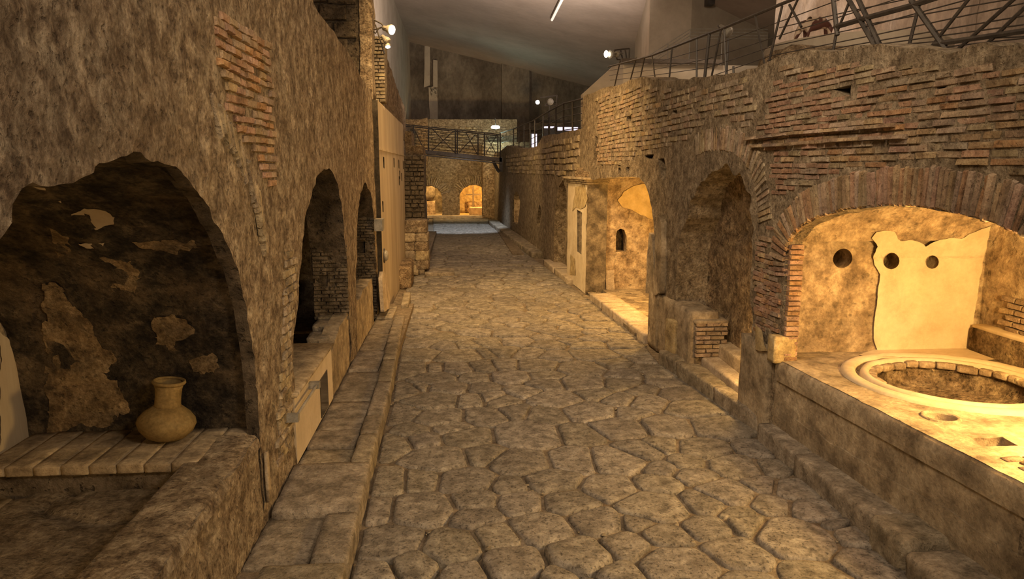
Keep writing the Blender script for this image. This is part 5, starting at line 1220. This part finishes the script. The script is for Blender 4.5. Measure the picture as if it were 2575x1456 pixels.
# footbridge
YBz = 36.5
br = empty('footbridge', (0, YBz, 3.6)); tag(br, 'steel footbridge crossing the street before the far arches', 'bridge')
bl, brt = atY(1036, 378, YBz), atY(1262, 402, YBz)
def slab_between(name, a, b, h, d, m, par):
    V = []
    for (p, dz) in ((a, 0), (b, 0)): V += [(p.x, p.y, p.z + h / 2), (p.x, p.y, p.z - h / 2), (p.x, p.y + d, p.z - h / 2), (p.x, p.y + d, p.z + h / 2)]
    return child(MB().add(V, [(0, 1, 2, 3), (7, 6, 5, 4), (0, 4, 5, 1), (1, 5, 6, 2), (2, 6, 7, 3), (3, 7, 4, 0)]).build(name, m), par)
slab_between('deck_beam', bl, brt, .2, 1.5, M['steel_brown'], br)
slab_between('lower_flange', bl - Vector((0, .1, .17)), brt - Vector((0, .1, .17)), .05, 1.6, M['steel'], br)
for (dyy, tg_) in ((0, ''), (1.45, '')):
    off = Vector((0, dyy, 0))
    seg('top_rail', M['steel'], .03, [atY(1016, 313, YBz) + off, atY(1256, 338, YBz) + off], br)
    for k in range(1, 7):
        t = k / 7; seg('wire', M['steel'], .011, [atY(1016, 313 + 62 * t, YBz) + off, atY(1256, 338 + 62 * t, YBz) + off], br, 4)
for x, a, b in [(1040, 315, 378), (1078, 319, 380), (1145, 326, 387), (1150, 327, 387), (1202, 337, 390), (1218, 333, 392), (1252, 340, 394), (1258, 334, 396)]:
    seg('post', M['steel'], .035, [atY(x, a, YBz), atY(x, b, YBz)], br)
for a, b in [((1044, 330), (1066, 375)), ((1085, 322), (1144, 384)), ((1140, 330), (1085, 380)), ((1154, 384), (1196, 338)), ((1172, 334), (1200, 388)), ((1222, 340), (1248, 388)), ((1250, 338), (1222, 386))]:
    seg('brace', M['steel'], .022, [atY(*a, YBz + .03), atY(*b, YBz + .03)], br)
child(MB().tube([atY(1240, 405, YBz), atY(1252, 428, YBz), atY(1256, 432, YBz)], .09).build('corbel', M['steel']), br)
child(MB().box(tuple(atY(1256, 432, YBz)), tuple(atY(1264, 396, YBz) + Vector((0, .3, 0)))).build('bearing_post', M['steel']), br)
# railing climbing along the far right wall top
XQ = lambda x, y: plane(x, y, (1, .034, 0), 3.45 + 7.6 * .034 + .2)
fr = empty('terrace_railing', (2.8, 27, 4)); tag(fr, 'dark railing climbing above the far right wall from the footbridge', 'railing')
seg('hand_rail', M['steel'], .026, [XQ(*p) for p in [(1258, 335), (1292, 324), (1338, 305), (1380, 280), (1418, 260), (1466, 248)]], fr)
for dy in (12, 24, 36, 48): seg('wire', M['steel'], .012, [XQ(x, y + dy * (1 + (x - 1258) / 400)) for x, y in [(1262, 335), (1292, 324), (1338, 305), (1380, 280), (1418, 260), (1466, 248)]], fr, 4)
for x, a, b in [(1291, 324, 378), (1305, 318, 376), (1318, 312, 382), (1333, 306, 378), (1345, 302, 372), (1366, 288, 346), (1380, 279, 342), (1398, 269, 338), (1417, 260, 334), (1440, 254, 330)]:
    seg('post', M['steel'], .03, [XQ(x, a), XQ(x, b)], fr)
# lit display cases behind that railing
for k, (x0, y0, x1, y1) in enumerate([(1335, 335, 1352, 378), (1365, 316, 1395, 324), (1400, 318, 1455, 330)]):
    p, q = atY(x0, y1, 40), atY(x1, y0, 40); o = empty('display_case', (p.x, 40, p.z)); tag(o, ['tall lit glass case at the far end of the climbing railing', 'narrow lit strip case behind the climbing railing', 'wide violet lit case behind the climbing railing'][k], 'display case')
    child(MB().box((p.x, 40.02, 0), (q.x, 40.3, p.z)).build('plinth', M['steel'], None), o); child(MB().box((p.x, 40, p.z), (q.x, 40.3, q.z)).build('case_body', M['steel']), o); child(MB().box((p.x + .04, 39.97, p.z + .04), (q.x - .04, 39.99, q.z - .04)).build('lit_front', M['lens'] if False else M['case_light']), o)
mass = rblock('masonry_block', (5.0, 1.2, 4.6), M['rock'], (4.0, 44.2, 0), 0, None, 12, .15, .12, 361, 1.5); struct(mass); mass.name = 'wall_far_right'

# ================================================================== LAMPS
def flood(name, loc, direction, label, lit, s=.12, parts=True):
    root = empty(name, loc); tag(root, label, 'lamp'); Mx = Vector(direction).to_track_quat('Z', 'Y').to_matrix().to_4x4()
    MB().lathe([(s * .25, -s * 2.2), (s * .5, -s * 2.1), (s * .55, -s * 1.3), (s * .8, -s * .9), (s, -s * .2), (s * 1.05, 0), (s * .98, 0.01)], 20, Mx).build('housing', M['lamp_grey'], root, True)
    MB().lathe([(s * .9, .0), (s * .92, .022), (s * .5, .022 + s * .12), (s * .02, .022 + s * .16)], 20, Mx).build('lens', M['lens'] if lit == 1 else (M['lens_far'] if lit == 2 else M['lamp_grey']), root, True)
    MB().tube([Mx @ Vector((s * 1.12, 0, -s * .5)), Mx @ Vector((s * 1.12, 0, -s * 1.9)), Mx @ Vector((0, 0, -s * 2.6)), Mx @ Vector((-s * 1.12, 0, -s * 1.9)), Mx @ Vector((-s * 1.12, 0, -s * .5))], s * .08).build('yoke', M['steel'], root)
    return root
YLm = 14.6
flood('floodlight', atY(984, 75, YLm), (.75, -.55, -.25), 'upper lit floodlight with white head on the left wall bracket', 1, .095)
flood('floodlight', atY(974, 103, YLm), (.7, -.3, -.7), 'middle unlit floodlight on the left wall bracket', 0, .07)
flood('floodlight', atY(975, 116, YLm), (.15, -.4, -1), 'lowest downward floodlight on the left wall bracket', 1, .05)
bk = empty('lamp_bracket', atY(940, 70, YLm)); tag(bk, 'dark angled steel bracket carrying floodlights on the left wall', 'bracket')
for pts in ([(916, 55), (922, 70), (945, 74), (962, 68)], [(944, 62), (955, 98), (967, 136)], [(940, 50), (960, 60), (970, 76)], [(955, 92), (972, 100)], [(935, 72), (944, 84), (952, 72)]): seg('arm', M['steel'], .016, [atY(x, y, YLm + .12) for x, y in pts], bk)
YLr = 18.2
flood('floodlight', atY(1534, 137, YLr), (-1, -.5, -.1), 'lit floodlight at the left end of the right truss bracket', 0, .10)
flood('floodlight', atY(1551, 137, YLr), (-.8, -.6, -.2), 'second floodlight beside the steel truss above the right wall', 0, .075)
MB().lathe([(.01, .02), (.06, .012), (.085, 0)], 16, Matrix.Translation(atY(1533, 137, YLr) + Vector((-.1, -.06, 0))) @ Vector((-1, -.5, -.1)).to_track_quat('Z', 'Y').to_matrix().to_4x4()).build('lens_glow', M['lens'], None, True); child(bpy.data.objects['lens_glow'], [x for x in C.objects if x.get('label', '').startswith('lit floodlight at the left end')][0])
tr = empty('lamp_truss', atY(1565, 135, YLr)); tag(tr, 'small dark steel truss holding floodlights above the right wall end', 'bracket')
for pts in ([(1545, 126), (1583, 122)], [(1583, 122), (1582, 152)], [(1560, 124), (1566, 150)], [(1572, 123), (1576, 150)], [(1545, 126), (1552, 150), (1583, 150)]): seg('strut', M['steel'], .02, [atY(x, y, YLr + .15) for x, y in pts], tr)
flood('floodlight', atY(1352, 257, 31), (-.35, -1, -.18), 'bright far spotlight shining toward the viewer above the climbing railing', 2, .09)
tr = empty('lamp_stand', atY(1385, 262, 31.2)); tag(tr, 'dark lamp stand with crossbar behind the far bright spotlight', 'stand')
for pts in ([(1358, 246), (1402, 240)], [(1401, 240), (1399, 266)], [(1382, 262), (1382, 345)], [(1370, 266), (1384, 250), (1398, 266), (1370, 266)]): seg('strut', M['steel'], .03, [atY(x, y, 31.2) for x, y in pts], tr)
flood('floodlight', atY(1384, 256, 31.1), (-.6, -1, 0), 'round dark unlit lamp head on the far lamp stand', 0, .14)
flood('floodlight', atY(1832, 82, 13.0), (.5, -.5, -.5), 'dark floodlight clamped behind the railing before the rendered wall', 0, .10)
pf_l = [x for x in C.objects if x.get('label', '').startswith('dark floodlight clamped')][0]; q_ = Vector(pf_l.location); child(MB().tube([q_ - Vector((0, 0, .1)), Vector((q_.x, q_.y, 3.5))], .02).build('pole', M['steel']), pf_l)
o = empty('ceiling_light', atY(1246, 320, 43)); tag(o, 'cool greenish lamp glowing above the right end of the footbridge', 'lamp')
MB().lathe([(.05, -.1), (.22, -.07), (.26, 0), (.2, .08), (.05, .1)], 20).build('glass_shade', M['tube_cool'], o, True); MB().tube([(0, 0, .08), (0, 0, .5), (0, 1.0, .5)], .03).build('arm', M['steel'], o)
p = atY(1246, 330, 42.6); lamp('light_cool_bridge', (p.x + .2, 42.7, p.z - .4), (.72, 1.0, .82), 60, 'POINT', .1)
o = empty('tube_light', (0, 0, 0)); tag(o, 'slim white tube lamp fixed to the sloping ceiling', 'lamp')
def onceil(x, y, d=.17):
    return plane(x, y, (-slope, 0, 1), c1.z - slope * XW - d)
a, b = onceil(1388, 50), onceil(1420, -14); MB().tube([a, b], .055, 8).build('tube', M['tube_white'], o); MB().tube([a + Vector((0, 0, .05)), b + Vector((0, 0, .05))], .075, 6).build('housing', M['lamp_grey'], o)
o.location = a
for c_ in o.children: c_.matrix_parent_inverse = Matrix.Translation(-a)
p = atY(1784, 6, 24.3); o = empty('wall_camera', p); tag(o, 'small dark camera box on the rendered modern wall', 'camera')
MB().box((-.12, -.2, -.1), (.12, .15, .1)).build('case', M['steel'], o); MB().lathe([(.06, 0), (.06, .08), (.04, .08)], 12, Matrix.Rotation(math.pi / 2, 4, 'X')).build('lens', M['lamp_grey'], o)
